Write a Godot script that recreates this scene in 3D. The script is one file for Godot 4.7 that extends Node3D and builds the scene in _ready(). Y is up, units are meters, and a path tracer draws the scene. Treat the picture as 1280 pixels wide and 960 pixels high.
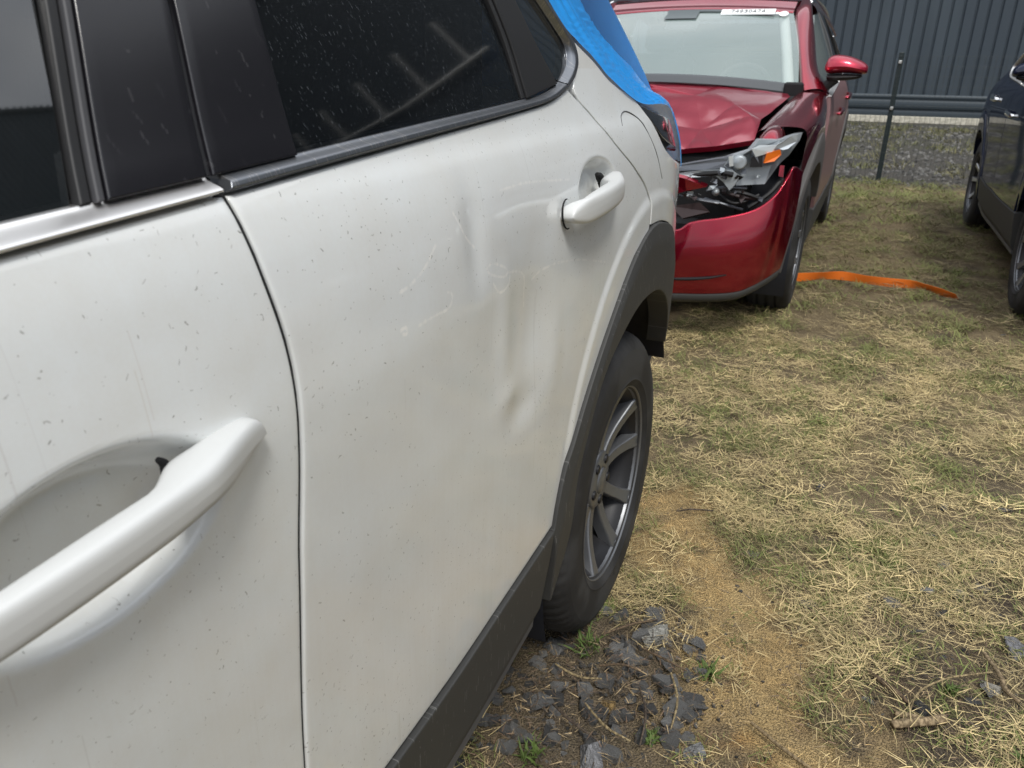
extends Node3D
# A car yard: white SUV close by, a crashed red one behind it, a navy one at the side, a fence and a ribbed hall.
# World: x to the right, y up, the white car's front axle at z = 0, its tail towards -z. Metres.

var rng := RandomNumberGenerator.new()
var used := {}
var M := {}
var side_lut := PackedFloat32Array()
const BELT := [Vector2(-0.40, 1.050), Vector2(-0.9, 1.078), Vector2(-1.42, 1.107), Vector2(-1.60, 1.1155), Vector2(-1.88, 1.131), Vector2(-2.252, 1.151), Vector2(-2.365, 1.171)]
const GAP_LINE := [Vector2(-1.571, 0.44), Vector2(-1.574, 0.583), Vector2(-1.589, 0.81), Vector2(-1.602, 0.913), Vector2(-1.606, 0.985), Vector2(-1.597, 1.06), Vector2(-1.591, 1.1155)]


func _ready() -> void:
	rng.seed = 20417
	# ---- camera
	var cam := Camera3D.new()
	cam.name = "camera"
	add_child(cam)
	var lens := CameraAttributesPhysical.new()
	lens.frustum_focal_length = 35.03
	lens.frustum_near = 0.02
	lens.frustum_far = 400.0
	lens.frustum_focus_distance = 1.15
	lens.exposure_aperture = 15.0
	cam.attributes = lens
	cam.fov = 53.08
	cam.near = 0.02
	cam.far = 400.0
	cam.position = Vector3(1.30095, 1.20627, -1.15695)
	cam.rotation_order = EULER_ORDER_YXZ
	cam.rotation = Vector3(deg_to_rad(-22.637), deg_to_rad(23.712), deg_to_rad(0.759))
	cam.current = true
	# ---- sky, sun, exposure
	var we := WorldEnvironment.new()
	we.name = "world_environment"
	var env := Environment.new()
	env.background_mode = Environment.BG_SKY
	var sky := Sky.new()
	var pano := PanoramaSkyMaterial.new()
	pano.panorama = ImageTexture.create_from_image(cloud_sky())
	sky.sky_material = pano
	env.sky = sky
	env.background_energy_multiplier = 1.0
	env.tonemap_mode = Environment.TONE_MAPPER_LINEAR
	env.tonemap_exposure = 1.5
	env.sdfgi_enabled = true
	env.ssao_enabled = true
	env.ssil_enabled = true
	we.environment = env
	add_child(we)
	var sun := DirectionalLight3D.new()
	sun.name = "sun"
	sun.light_energy = 0.5
	sun.light_angular_distance = 14.0
	sun.light_color = Color(1.0, 0.985, 0.955)
	sun.shadow_enabled = true
	sun.rotation = Vector3(deg_to_rad(-58), deg_to_rad(35), 0)
	add_child(sun)

	make_lut()
	materials()
	build_ground()
	build_hall()
	build_fence()
	# ---- cars
	var white := build_suv("suv", "white", "dusty white SUV with a dented rear door, closest to the camera", Vector3.ZERO, 0.0)
	white.set_meta("label", "dusty white SUV with dented rear door, filling the left of the view")
	var red := build_suv("suv", "red", "", Vector3(0.1603, 0.0, -5.495), deg_to_rad(-0.44))
	red.set_meta("label", "wrecked dark red SUV with crumpled bonnet and torn open front corner")
	var navy := build_suv("suv", "navy", "", Vector3(3.045, 0.0, -5.93), deg_to_rad(0.2))
	navy.set_meta("label", "navy blue car with chrome door handles, cut off by the right edge")
	build_film()
	build_strap()
	build_stones()
	build_twigs()
	build_plants()
	build_grass()


# ------------------------------------------------------------------ naming and nodes
func numbered(called: String) -> String:
	if not used.has(called):
		used[called] = 0
		return called
	used[called] += 1
	return "%s_%03d" % [called, used[called]]


func tag(o: Node, label: String, category := "", group := "", kind := "") -> void:
	if label: o.set_meta("label", label)
	if category: o.set_meta("category", category)
	if group: o.set_meta("group", group)
	if kind: o.set_meta("kind", kind)


func thing(called: String, label: String, category: String, at := Vector3.ZERO, turn := 0.0, group := "") -> Node3D:
	var o := Node3D.new()
	o.name = numbered(called)
	add_child(o)
	o.position = at
	o.rotation.y = turn
	tag(o, label, category, group)
	return o


func obj(called: String, mesh: Mesh, m: Material, parent: Node = self) -> MeshInstance3D:
	var o := MeshInstance3D.new()
	o.name = numbered(called) if parent == self else called
	o.mesh = mesh
	o.material_override = m
	parent.add_child(o, true)
	return o


# ------------------------------------------------------------------ materials and textures
func noise(seed_: int, freq: float, oct := 4, kind := FastNoiseLite.TYPE_SIMPLEX_SMOOTH) -> FastNoiseLite:
	var n := FastNoiseLite.new()
	n.seed = seed_
	n.noise_type = kind
	n.frequency = freq
	n.fractal_octaves = oct
	return n


func noise_tex(seed_: int, freq: float, lo: Color, hi: Color, size := 512, oct := 5) -> ImageTexture:
	var src := noise(seed_, freq, oct).get_seamless_image(size, size)
	src.convert(Image.FORMAT_L8)
	var g := src.get_data()
	var out := PackedByteArray()
	out.resize(size * size * 3)
	for i in size * size:
		var t := smoothstep(0.25, 0.75, g[i] / 255.0)
		out[i * 3] = int(lerpf(lo.r, hi.r, t) * 255.0)
		out[i * 3 + 1] = int(lerpf(lo.g, hi.g, t) * 255.0)
		out[i * 3 + 2] = int(lerpf(lo.b, hi.b, t) * 255.0)
	return ImageTexture.create_from_image(Image.create_from_data(size, size, false, Image.FORMAT_RGB8, out))


func mat(called: String, col: Color, rough: float, metal := 0.0, more := {}) -> StandardMaterial3D:
	var m := StandardMaterial3D.new()
	m.resource_name = called
	m.albedo_color = col
	m.roughness = rough
	m.metallic = metal
	for k in more:
		m.set(k, more[k])
	M[called] = m
	return m


func lin(r: float, g: float, b: float) -> Color:
	return Color(r, g, b).linear_to_srgb()


func cloud_sky() -> Image:
	var w := 1024
	var h := 512
	var n := noise(5, 1.0, 5)
	var img := Image.create(w, h, false, Image.FORMAT_RGBF)
	for y in h:
		var el := PI * (0.5 - (y + 0.5) / h)
		var up := maxf(sin(el), 0.0)
		for x in w:
			var az := TAU * (x + 0.5) / w
			var d := Vector3(cos(az) * cos(el), sin(el), sin(az) * cos(el))
			var q := d / maxf(0.25, absf(d.y) + 0.25)
			var c := smoothstep(-0.45, 0.55, n.get_noise_3d(q.x * 0.9, q.y * 0.5, q.z * 0.9))
			var c2 := n.get_noise_3d(q.x * 3.0 + 9.0, q.y, q.z * 3.0)
			var v := (0.62 + 0.62 * up) * (0.66 + 0.46 * c + 0.16 * c2)
			var tint := Color(0.87, 0.94, 1.06).lerp(Color(1.0, 1.0, 1.0), c)
			if el < 0.0:
				v *= 0.55
			img.set_pixel(x, y, Color(v * tint.r, v * tint.g, v * tint.b))
	return img


func draw_dot(img: Image, x: int, y: int, r: float, c: Color) -> void:
	for j in range(int(-r) - 1, int(r) + 2):
		for i in range(int(-r) - 1, int(r) + 2):
			var px := x + i
			var py := y + j
			if px < 0 or py < 0 or px >= img.get_width() or py >= img.get_height():
				continue
			var a := clampf(r + 0.5 - sqrt(float(i * i + j * j)), 0.0, 1.0) * c.a
			if a > 0.0:
				img.set_pixel(px, py, img.get_pixel(px, py).lerp(Color(c.r, c.g, c.b), a))


func draw_line_soft(img: Image, a: Vector2, b: Vector2, r: float, c: Color) -> void:
	var n := int(a.distance_to(b) / maxf(0.6, r * 0.5)) + 1
	for k in n + 1:
		var p := a.lerp(b, float(k) / n)
		draw_dot(img, int(p.x), int(p.y), r, c)


# paint of a door: dust clouds, rain streaks, flecks of dirt; marks are scuffs given in metres along and above the sill
func paint_texture(w: int, h: int, origin: Vector2, span: Vector2, seed_: int, flecks: int, marks: Array) -> ImageTexture:
	var r := RandomNumberGenerator.new()
	r.seed = seed_
	var n1 := noise(seed_, 2.2 / w, 4)
	var n2 := noise(seed_ + 1, 1.0, 3)
	var img := Image.create(w, h, false, Image.FORMAT_RGB8)
	var d := PackedByteArray()
	d.resize(w * h * 3)
	var streak := PackedFloat32Array()
	for x in w:
		streak.append(n2.get_noise_1d(x * 0.06) * 0.6 + n2.get_noise_1d(x * 0.4) * 0.4)
	var fine := noise(seed_ + 2, 0.09, 3).get_image(w, h)
	fine.convert(Image.FORMAT_L8)
	var fd := fine.get_data()
	var broad := noise(seed_ + 3, 0.006, 4).get_image(w, h)
	broad.convert(Image.FORMAT_L8)
	var bd := broad.get_data()
	for y in h:
		var low := smoothstep(0.25, 1.0, float(y) / h)
		for x in w:
			var i := y * w + x
			var dust := clampf(0.10 + 0.30 * low + (bd[i] / 255.0 - 0.5) * 0.26 + streak[x] * 0.10 * (0.4 + low) + (fd[i] / 255.0 - 0.5) * 0.10, 0.0, 1.0)
			d[i * 3] = int(lerpf(226.0, 206.0, dust))
			d[i * 3 + 1] = int(lerpf(229.0, 201.0, dust))
			d[i * 3 + 2] = int(lerpf(229.0, 191.0, dust))
	img = Image.create_from_data(w, h, false, Image.FORMAT_RGB8, d)
	var s := w / span.x
	for m in marks:
		var path := smooth2(m, 60)
		for k in 60:
			var a: Vector2 = path[k]
			var b: Vector2 = path[k + 1]
			var fade := clampf(0.55 + n2.get_noise_2d(k * 9.0, m[0].x * 900.0) * 1.1, 0.0, 1.0)
			draw_line_soft(img, Vector2((origin.x - a.x) * s, (origin.y - a.y) * h / span.y), Vector2((origin.x - b.x) * s, (origin.y - b.y) * h / span.y), 1.0 + 2.4 * fade, Color(0.99, 0.985, 0.97, 0.17 * fade))
	for k in flecks:
		var c := Vector2(r.randf(), r.randf())
		if n1.get_noise_2d(c.x * w * 3.0, c.y * h * 3.0) < r.randf_range(-0.5, 0.5):
			continue
		var p := Vector2(c.x * w, c.y * h)
		var t := r.randf_range(0.0, 0.32)
		var col := Color(0.16 + t, 0.145 + t, 0.12 + t, r.randf_range(0.12, 0.6))
		var len_ := r.randf_range(0.0, 1.0)
		len_ = len_ * len_ * len_ * 0.0046 * s
		var ang := r.randf() * TAU
		var bend := r.randf_range(-1.2, 1.2)
		var mid := p + Vector2.from_angle(ang) * len_ * 0.5
		var rad := (0.16 + 0.36 * pow(r.randf(), 4.0)) * s / 1463.0
		draw_line_soft(img, p, mid, rad, col)
		draw_line_soft(img, mid, mid + Vector2.from_angle(ang + bend) * len_ * 0.5, rad, col)
	for k in 26:
		var x := r.randf() * w
		var y := r.randf() * h
		draw_line_soft(img, Vector2(x, y), Vector2(x + r.randf_range(-2, 2), y + r.randf_range(0.03, 0.22) * h), r.randf_range(0.5, 1.6), Color(0.72, 0.70, 0.65, 0.05))
	return ImageTexture.create_from_image(img)


func speck_texture(size: int, base: Color, fleck: Color, count: int, longest: float, seed_: int, slant := 0.35) -> ImageTexture:
	var r := RandomNumberGenerator.new()
	r.seed = seed_
	var img := Image.create(size, size, false, Image.FORMAT_RGBA8)
	img.fill(base)
	for k in count:
		var p := Vector2(r.randf() * size, r.randf() * size)
		var l := pow(r.randf(), 2.0) * longest
		var q := p + Vector2(slant * l + r.randf_range(-1, 1), l)
		var n := int(l) + 1
		var a := r.randf_range(0.15, 0.9)
		for i in n + 1:
			var u := p.lerp(q, float(i) / n)
			var x := posmod(int(u.x), size)
			var y := posmod(int(u.y), size)
			img.set_pixel(x, y, img.get_pixel(x, y).lerp(fleck, a))
	return ImageTexture.create_from_image(img)


func materials() -> void:
	var scuffs := [
		[Vector2(-1.970, 0.979), Vector2(-1.982, 0.982), Vector2(-2.010, 0.974), Vector2(-2.029, 0.963), Vector2(-2.020, 0.958), Vector2(-1.987, 0.967), Vector2(-1.973, 0.974), Vector2(-1.970, 0.979)],
		[Vector2(-2.029, 0.961), Vector2(-2.069, 0.953), Vector2(-2.090, 0.941), Vector2(-2.094, 0.918), Vector2(-2.098, 0.897)],
		[Vector2(-1.986, 0.957), Vector2(-2.005, 0.941), Vector2(-2.032, 0.945), Vector2(-2.037, 0.955)],
		[Vector2(-2.118, 0.930), Vector2(-2.150, 0.937), Vector2(-2.207, 0.935), Vector2(-2.297, 0.921), Vector2(-2.429, 0.889)],
		[Vector2(-1.799, 0.959), Vector2(-1.834, 0.960), Vector2(-1.866, 0.960), Vector2(-1.875, 0.971), Vector2(-1.863, 0.978)],
		[Vector2(-1.765, 0.964), Vector2(-1.775, 0.964), Vector2(-1.776, 0.958), Vector2(-1.767, 0.960)],
		[Vector2(-1.771, 1.000), Vector2(-1.793, 1.003), Vector2(-1.823, 1.013), Vector2(-1.852, 1.031)],
		[Vector2(-1.900, 1.056), Vector2(-1.911, 1.041), Vector2(-1.922, 1.027), Vector2(-1.946, 1.009)],
		[Vector2(-2.020, 1.063), Vector2(-2.108, 1.062), Vector2(-2.263, 1.048)]]
	var coat := {"clearcoat_enabled": true, "clearcoat": 1.0, "clearcoat_roughness": 0.07}
	var rear_tex := paint_texture(2048, 1170, Vector2(-1.55, 1.2), Vector2(1.4, 0.8), 11, 7000, scuffs)
	var front_tex := paint_texture(1024, 1843, Vector2(-1.22, 1.14), Vector2(0.4, 0.72), 12, 3000, [])
	mat("white_paint_rear_door", Color.WHITE, 0.42, 0.0, coat).albedo_texture = rear_tex
	mat("white_paint_front_door", Color.WHITE, 0.36, 0.0, coat).albedo_texture = front_tex
	mat("white_paint", Color(0.88, 0.88, 0.87), 0.35, 0.0, {"clearcoat_enabled": true, "clearcoat": 0.5, "clearcoat_roughness": 0.15})
	mat("white_handle", Color(0.795, 0.80, 0.795), 0.42, 0.0, {"clearcoat_enabled": true, "clearcoat": 0.35, "clearcoat_roughness": 0.2})
	mat("red_paint", lin(0.30, 0.006, 0.024), 0.27, 0.9, {"clearcoat_enabled": true, "clearcoat": 1.0, "clearcoat_roughness": 0.06})
	mat("red_bonnet_paint", lin(0.38, 0.013, 0.040), 0.34, 0.65, {"clearcoat_enabled": true, "clearcoat": 0.9, "clearcoat_roughness": 0.12})
	mat("dust_and_sheen_red", lin(0.23, 0.125, 0.125), 0.5, 0.25, {"clearcoat_enabled": true, "clearcoat": 0.4, "clearcoat_roughness": 0.2})  # door red greyed: grazing sky and ground reflection put in, with dust
	mat("navy_paint", lin(0.005, 0.009, 0.030), 0.5, 0.0, {"metallic_specular": 0.1, "clearcoat_enabled": true, "clearcoat": 0.8, "clearcoat_roughness": 0.04})
	var clad := mat("cladding", Color.WHITE, 0.62)
	clad.albedo_texture = speck_texture(1024, Color(0.225, 0.225, 0.22), Color(0.50, 0.50, 0.49), 2300, 22.0, 31, 0.15)
	clad.uv1_scale = Vector3(0.9, 0.8, 1)
	mat("dusty_cladding", lin(0.085, 0.08, 0.078), 0.65)
	mat("sill_lip", lin(0.10, 0.10, 0.105), 0.45)
	mat("matte_black", lin(0.010, 0.010, 0.011), 0.6)
	mat("deep_black", lin(0.004, 0.004, 0.005), 0.8)
	mat("liner", lin(0.007, 0.009, 0.016), 0.55)
	mat("rubber_seal", lin(0.016, 0.016, 0.017), 0.5)
	var pil := mat("pillar_black", Color.WHITE, 0.22)
	pil.albedo_texture = speck_texture(512, Color(0.105, 0.10, 0.115), Color(0.24, 0.235, 0.245), 900, 7.0, 32)
	pil.metallic_specular = 0.55
	mat("seal_grey", lin(0.055, 0.055, 0.06), 0.55)
	mat("chrome", lin(0.90, 0.88, 0.85), 0.36, 1.0)
	var dirty := mat("dirty_chrome", Color.WHITE, 0.30, 0.85)
	dirty.albedo_texture = speck_texture(512, Color(0.50, 0.51, 0.53), Color(0.78, 0.76, 0.73), 5200, 9.0, 33)
	dirty.uv1_scale = Vector3(4, 1, 1)
	mat("bright_chrome", lin(0.85, 0.85, 0.85), 0.08, 1.0)
	mat("clear_tint_glass", Color.WHITE, 0.03, 0.0, {"transparency": BaseMaterial3D.TRANSPARENCY_ALPHA, "metallic_specular": 0.72, "clearcoat_enabled": true, "clearcoat": 1.0, "clearcoat_roughness": 0.03})
	M.clear_tint_glass.albedo_texture = speck_texture(1024, Color(0.10, 0.11, 0.115, 0.88), Color(0.42, 0.44, 0.46, 1.0), 260, 3.0, 35)
	var priv := mat("dirty_dark_glass", Color(1, 1, 1, 1), 0.05, 0.0, {"transparency": BaseMaterial3D.TRANSPARENCY_ALPHA, "metallic_specular": 0.6})
	priv.albedo_texture = speck_texture(2048, Color(0.05, 0.055, 0.065, 0.90), Color(0.50, 0.52, 0.54, 1.0), 24000, 8.0, 34)
	mat("plain_dark_glass", lin(0.006, 0.007, 0.008), 0.04, 0.0, {"metallic_specular": 0.6})
	mat("screen_glass", Color(lin(0.40, 0.50, 0.48), 0.42), 0.06, 0.0, {"transparency": BaseMaterial3D.TRANSPARENCY_ALPHA, "metallic_specular": 0.55})
	mat("side_glass_grey", Color(lin(0.16, 0.19, 0.18), 0.75), 0.05, 0.0, {"transparency": BaseMaterial3D.TRANSPARENCY_ALPHA, "metallic_specular": 0.55})
	mat("screen_print", lin(0.085, 0.105, 0.11), 0.25)
	mat("black_band", lin(0.05, 0.055, 0.06), 0.3)
	var tyre := mat("tyre", lin(0.026, 0.026, 0.027), 0.78)
	tyre.heightmap_enabled = false
	tyre.uv1_triplanar = true
	tyre.albedo_texture = noise_tex(41, 0.02, Color(0.62, 0.61, 0.60), Color(1, 1, 1), 256)
	tyre.albedo_color = lin(0.036, 0.036, 0.037)
	mat("alloy", lin(0.165, 0.17, 0.18), 0.38, 0.6)
	mat("alloy_bright", lin(0.55, 0.56, 0.58), 0.32, 0.9)
	mat("wheel_dark", lin(0.02, 0.02, 0.022), 0.5, 0.4)
	mat("lamp_silver", lin(0.34, 0.37, 0.39), 0.38, 0.35)
	mat("lamp_grey", lin(0.14, 0.15, 0.17), 0.35, 0.3)
	mat("lamp_clear", lin(0.62, 0.66, 0.68), 0.15, 0.3)
	mat("amber", lin(0.75, 0.16, 0.012), 0.25)
	mat("red_lens", lin(0.09, 0.008, 0.008), 0.15, 0.0, {"clearcoat_enabled": true, "clearcoat": 1.0, "clearcoat_roughness": 0.05})
	mat("smoked_lens", lin(0.008, 0.006, 0.007), 0.12, 0.0, {"clearcoat_enabled": true, "clearcoat": 1.0, "clearcoat_roughness": 0.05})
	mat("torn_plastic", lin(0.05, 0.035, 0.036), 0.6)
	mat("paper", lin(0.80, 0.82, 0.82), 0.6)
	mat("ink", lin(0.03, 0.03, 0.035), 0.7)
	mat("seat", lin(0.03, 0.03, 0.032), 0.8)
	mat("trim_grey", lin(0.60, 0.66, 0.62), 0.7)
	mat("film", lin(0.022, 0.36, 0.95), 0.22, 0.0, {"metallic_specular": 0.5, "backlight_enabled": true, "backlight": Color(0.5, 0.5, 0.5)})
	mat("strap", lin(0.95, 0.21, 0.02), 0.6)
	var hall := mat("hall_sheet", Color.WHITE, 0.5, 0.0)
	hall.albedo_texture = noise_tex(51, 0.01, Color(0.222, 0.262, 0.295), Color(0.25, 0.29, 0.323), 256)
	hall.uv1_triplanar = true
	hall.uv1_world_triplanar = true
	hall.uv1_scale = Vector3(0.3, 0.08, 0.3)
	mat("pale_reflected_bar", lin(0.75, 0.75, 0.73), 0.5)  # kept pale so the added bars show up as reflections
	mat("hall_flashing", Color(0.21, 0.25, 0.28), 0.55)
	var pl := mat("plinth", Color.WHITE, 0.85)
	pl.albedo_texture = noise_tex(52, 0.03, Color(0.70, 0.68, 0.62), Color(0.82, 0.80, 0.74), 256)
	pl.uv1_triplanar = true
	pl.uv1_world_triplanar = true
	mat("fence_green", lin(0.012, 0.022, 0.024), 0.5)
	mat("fence_wire", lin(0.055, 0.062, 0.062), 0.5, 0.3)
	mat("bolt", lin(0.6, 0.6, 0.58), 0.3, 0.8)
	var gnd := mat("ground", Color.WHITE, 0.95)
	gnd.vertex_color_use_as_albedo = true
	gnd.albedo_texture = noise_tex(61, 0.13, Color(0.70, 0.69, 0.67), Color(1, 1, 1), 1024, 5)
	gnd.uv1_triplanar = true
	gnd.uv1_world_triplanar = true
	gnd.uv1_scale = Vector3(1.3, 1.3, 1.3)
	gnd.heightmap_enabled = true
	gnd.heightmap_texture = noise_tex(62, 0.11, Color.BLACK, Color.WHITE, 1024, 5)
	gnd.heightmap_scale = 0.5
	var st := mat("stone", Color.WHITE, 0.85)
	st.vertex_color_use_as_albedo = true
	st.albedo_texture = noise_tex(63, 0.02, Color(0.78, 0.78, 0.77), Color(1, 1, 1), 512, 5)
	st.uv1_triplanar = true
	st.uv1_scale = Vector3(6, 6, 6)
	st.heightmap_enabled = true
	st.heightmap_texture = noise_tex(64, 0.04, Color.BLACK, Color.WHITE, 512, 5)
	st.heightmap_scale = 0.4
	var tw := mat("twig", Color.WHITE, 0.85)
	tw.vertex_color_use_as_albedo = true
	tw.albedo_texture = noise_tex(65, 0.02, Color(0.55, 0.53, 0.5), Color(1, 1, 1), 256, 5)
	tw.uv1_triplanar = true
	tw.uv1_scale = Vector3(20, 20, 20)
	var blade := mat("blade", Color.WHITE, 0.75, 0.0, {"backlight_enabled": true, "backlight": Color(0.3, 0.3, 0.3)})
	blade.vertex_color_use_as_albedo = true
	blade.cull_mode = BaseMaterial3D.CULL_DISABLED


# ------------------------------------------------------------------ mesh helpers
# grid of points, row-major, with smooth normals that follow the winding
func grid(P: PackedVector3Array, nx: int, ny: int, uv := PackedVector2Array(), col := PackedColorArray()) -> ArrayMesh:
	var idx := PackedInt32Array()
	var nor := PackedVector3Array()
	nor.resize(P.size())
	for j in ny - 1:
		for i in nx - 1:
			var a := j * nx + i
			var b := a + 1
			var c := a + nx
			var d := c + 1
			var n := (P[d] - P[a]).cross(P[b] - P[c])
			nor[a] += n
			nor[b] += n
			nor[c] += n
			nor[d] += n
			idx.append_array([a, d, b, a, c, d])
	# n above is for order a, d, b: (c - a) x (b - a) in clockwise terms
	for i in nor.size():
		nor[i] = -nor[i].normalized()
	# check the winding once against the first good face
	var flip := false
	for k in range(0, idx.size(), 3):
		var f := (P[idx[k + 2]] - P[idx[k]]).cross(P[idx[k + 1]] - P[idx[k]])
		if f.length() > 1e-12:
			flip = f.dot(nor[idx[k]]) < 0.0
			break
	if flip:
		for i in nor.size():
			nor[i] = -nor[i]
	return arrays(P, nor, idx, uv, col)


func arrays(P: PackedVector3Array, N: PackedVector3Array, I: PackedInt32Array, uv := PackedVector2Array(), col := PackedColorArray()) -> ArrayMesh:
	var a := []
	a.resize(Mesh.ARRAY_MAX)
	a[Mesh.ARRAY_VERTEX] = P
	a[Mesh.ARRAY_NORMAL] = N
	if uv.size(): a[Mesh.ARRAY_TEX_UV] = uv
	if col.size(): a[Mesh.ARRAY_COLOR] = col
	a[Mesh.ARRAY_INDEX] = I
	var m := ArrayMesh.new()
	m.add_surface_from_arrays(Mesh.PRIMITIVE_TRIANGLES, a)
	return m


func smooth2(pts: Array, n: int) -> PackedVector2Array:
	# Catmull-Rom through pts, resampled evenly along its length into n + 1 points
	var dense := PackedVector2Array()
	var c := pts.size()
	for k in c - 1:
		var p1: Vector2 = pts[k]
		var p2: Vector2 = pts[k + 1]
		var p0: Vector2 = pts[k - 1] if k > 0 else p1 * 2.0 - p2
		var p3: Vector2 = pts[k + 2] if k + 2 < c else p2 * 2.0 - p1
		var l := p1.distance_to(p2)
		var m1 := (p2 - p0) / maxf(p2.distance_to(p0), 1e-6) * l
		var m2 := (p3 - p1) / maxf(p3.distance_to(p1), 1e-6) * l
		for s in 12:
			var t := s / 12.0
			dense.append(hermite2(p1, p2, m1, m2, t))
	dense.append(pts[c - 1])
	var acc := PackedFloat32Array([0.0])
	for k in dense.size() - 1:
		acc.append(acc[k] + dense[k].distance_to(dense[k + 1]))
	var out := PackedVector2Array()
	var j := 0
	for k in n + 1:
		var s := acc[-1] * k / n
		while j < dense.size() - 2 and acc[j + 1] < s:
			j += 1
		out.append(dense[j].lerp(dense[j + 1], clampf((s - acc[j]) / maxf(acc[j + 1] - acc[j], 1e-9), 0, 1)))
	return out


func hermite2(a: Vector2, b: Vector2, ma: Vector2, mb: Vector2, t: float) -> Vector2:
	var t2 := t * t
	var t3 := t2 * t
	return a * (2 * t3 - 3 * t2 + 1) + ma * (t3 - 2 * t2 + t) + b * (3 * t2 - 2 * t3) + mb * (t3 - t2)


func cat3(a: Vector3, b: Vector3, c: Vector3, d: Vector3, t: float) -> Vector3:
	var l := b.distance_to(c)
	var m1 := (c - a) / maxf(a.distance_to(c), 1e-6) * l
	var m2 := (d - b) / maxf(b.distance_to(d), 1e-6) * l
	var t2 := t * t
	var t3 := t2 * t
	return b * (2 * t3 - 3 * t2 + 1) + m1 * (t3 - 2 * t2 + t) + c * (3 * t2 - 2 * t3) + m2 * (t3 - t2)


func refine(line: Array, s: int) -> Array:
	var out := []
	for k in line.size() - 1:
		var p1: Vector3 = line[k]
		var p2: Vector3 = line[k + 1]
		var p0: Vector3 = line[k - 1] if k > 0 else p1 * 2.0 - p2
		var p3: Vector3 = line[k + 2] if k + 2 < line.size() else p2 * 2.0 - p1
		for i in s:
			out.append(cat3(p0, p1, p2, p3, float(i) / s))
	out.append(line[-1])
	return out


# a smooth skin through cross-sections of equal length
func loft(sections: Array, sa := 4, sb := 4, mirror := 1.0) -> ArrayMesh:
	var rows := []
	for s in sections:
		rows.append(refine(s, sa))
	var nx: int = rows[0].size()
	var cols := []
	for i in nx:
		var line := []
		for r in rows:
			line.append(r[i])
		cols.append(refine(line, sb))
	var ny: int = cols[0].size()
	var P := PackedVector3Array()
	for j in ny:
		for i in nx:
			var p: Vector3 = cols[i][j]
			P.append(Vector3(p.x * mirror, p.y, p.z))
	return grid(P, nx, ny)


# solid of revolution about the x axis: profile of (radius, x)
func lathe(profile: PackedVector2Array, seg: int, tread := false) -> ArrayMesh:
	var P := PackedVector3Array()
	for j in seg + 1:
		var a := TAU * (j % seg) / seg
		for k in profile.size():
			var r := profile[k].x
			if tread:
				r += tread_cut(a, k)
			P.append(Vector3(profile[k].y, r * sin(a), r * cos(a)))
	var m := grid(P, profile.size(), seg + 1)
	return m


# closed box with chamfered edges
func box(size: Vector3, at := Vector3.ZERO, ch := 0.004) -> ArrayMesh:
	var st := SurfaceTool.new()
	st.begin(Mesh.PRIMITIVE_TRIANGLES)
	add_box(st, size, Transform3D(Basis(), at), ch)
	st.generate_normals()
	return st.commit()


func add_box(st: SurfaceTool, size: Vector3, xf: Transform3D, ch := 0.004) -> void:
	var h := size * 0.5
	ch = minf(ch, minf(h.x, minf(h.y, h.z)) * 0.9)
	st.set_smooth_group(-1)
	var pts := PackedVector3Array()
	for sx in [-1.0, 1.0]:
		for sy in [-1.0, 1.0]:
			for sz in [-1.0, 1.0]:
				pts.append(Vector3(sx * h.x, sy * (h.y - ch), sz * (h.z - ch)))
				pts.append(Vector3(sx * (h.x - ch), sy * h.y, sz * (h.z - ch)))
				pts.append(Vector3(sx * (h.x - ch), sy * (h.y - ch), sz * h.z))
	add_hull(st, pts, xf)


# convex hull of a few points, flat shaded
func add_hull(st: SurfaceTool, pts: PackedVector3Array, xf: Transform3D) -> void:
	# faces by brute force: few points only
	var n := pts.size()
	var c := Vector3.ZERO
	for p in pts:
		c += p / n
	var done := {}
	for i in n:
		for j in range(i + 1, n):
			for k in range(j + 1, n):
				var nor := (pts[j] - pts[i]).cross(pts[k] - pts[i])
				if nor.length() < 1e-10:
					continue
				nor = nor.normalized()
				var d := nor.dot(pts[i])
				if nor.dot(c) > d:
					nor = -nor
					d = -d
				var ok := true
				var on := []
				for q in n:
					var e := nor.dot(pts[q]) - d
					if e > 1e-6:
						ok = false
						break
					if e > -1e-6:
						on.append(q)
				if not ok:
					continue
				var key := str(on)
				if done.has(key):
					continue
				done[key] = true
				var mid := Vector3.ZERO
				for q in on:
					mid += pts[q] / on.size()
				var ax: Vector3 = (pts[on[0]] - mid).normalized()
				var ay := nor.cross(ax)
				on.sort_custom(func(a, b): return atan2((pts[a] - mid).dot(ay), (pts[a] - mid).dot(ax)) > atan2((pts[b] - mid).dot(ay), (pts[b] - mid).dot(ax)))
				for q in range(1, on.size() - 1):
					for v in [on[0], on[q], on[q + 1]]:
						st.add_vertex(xf * pts[v])


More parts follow.
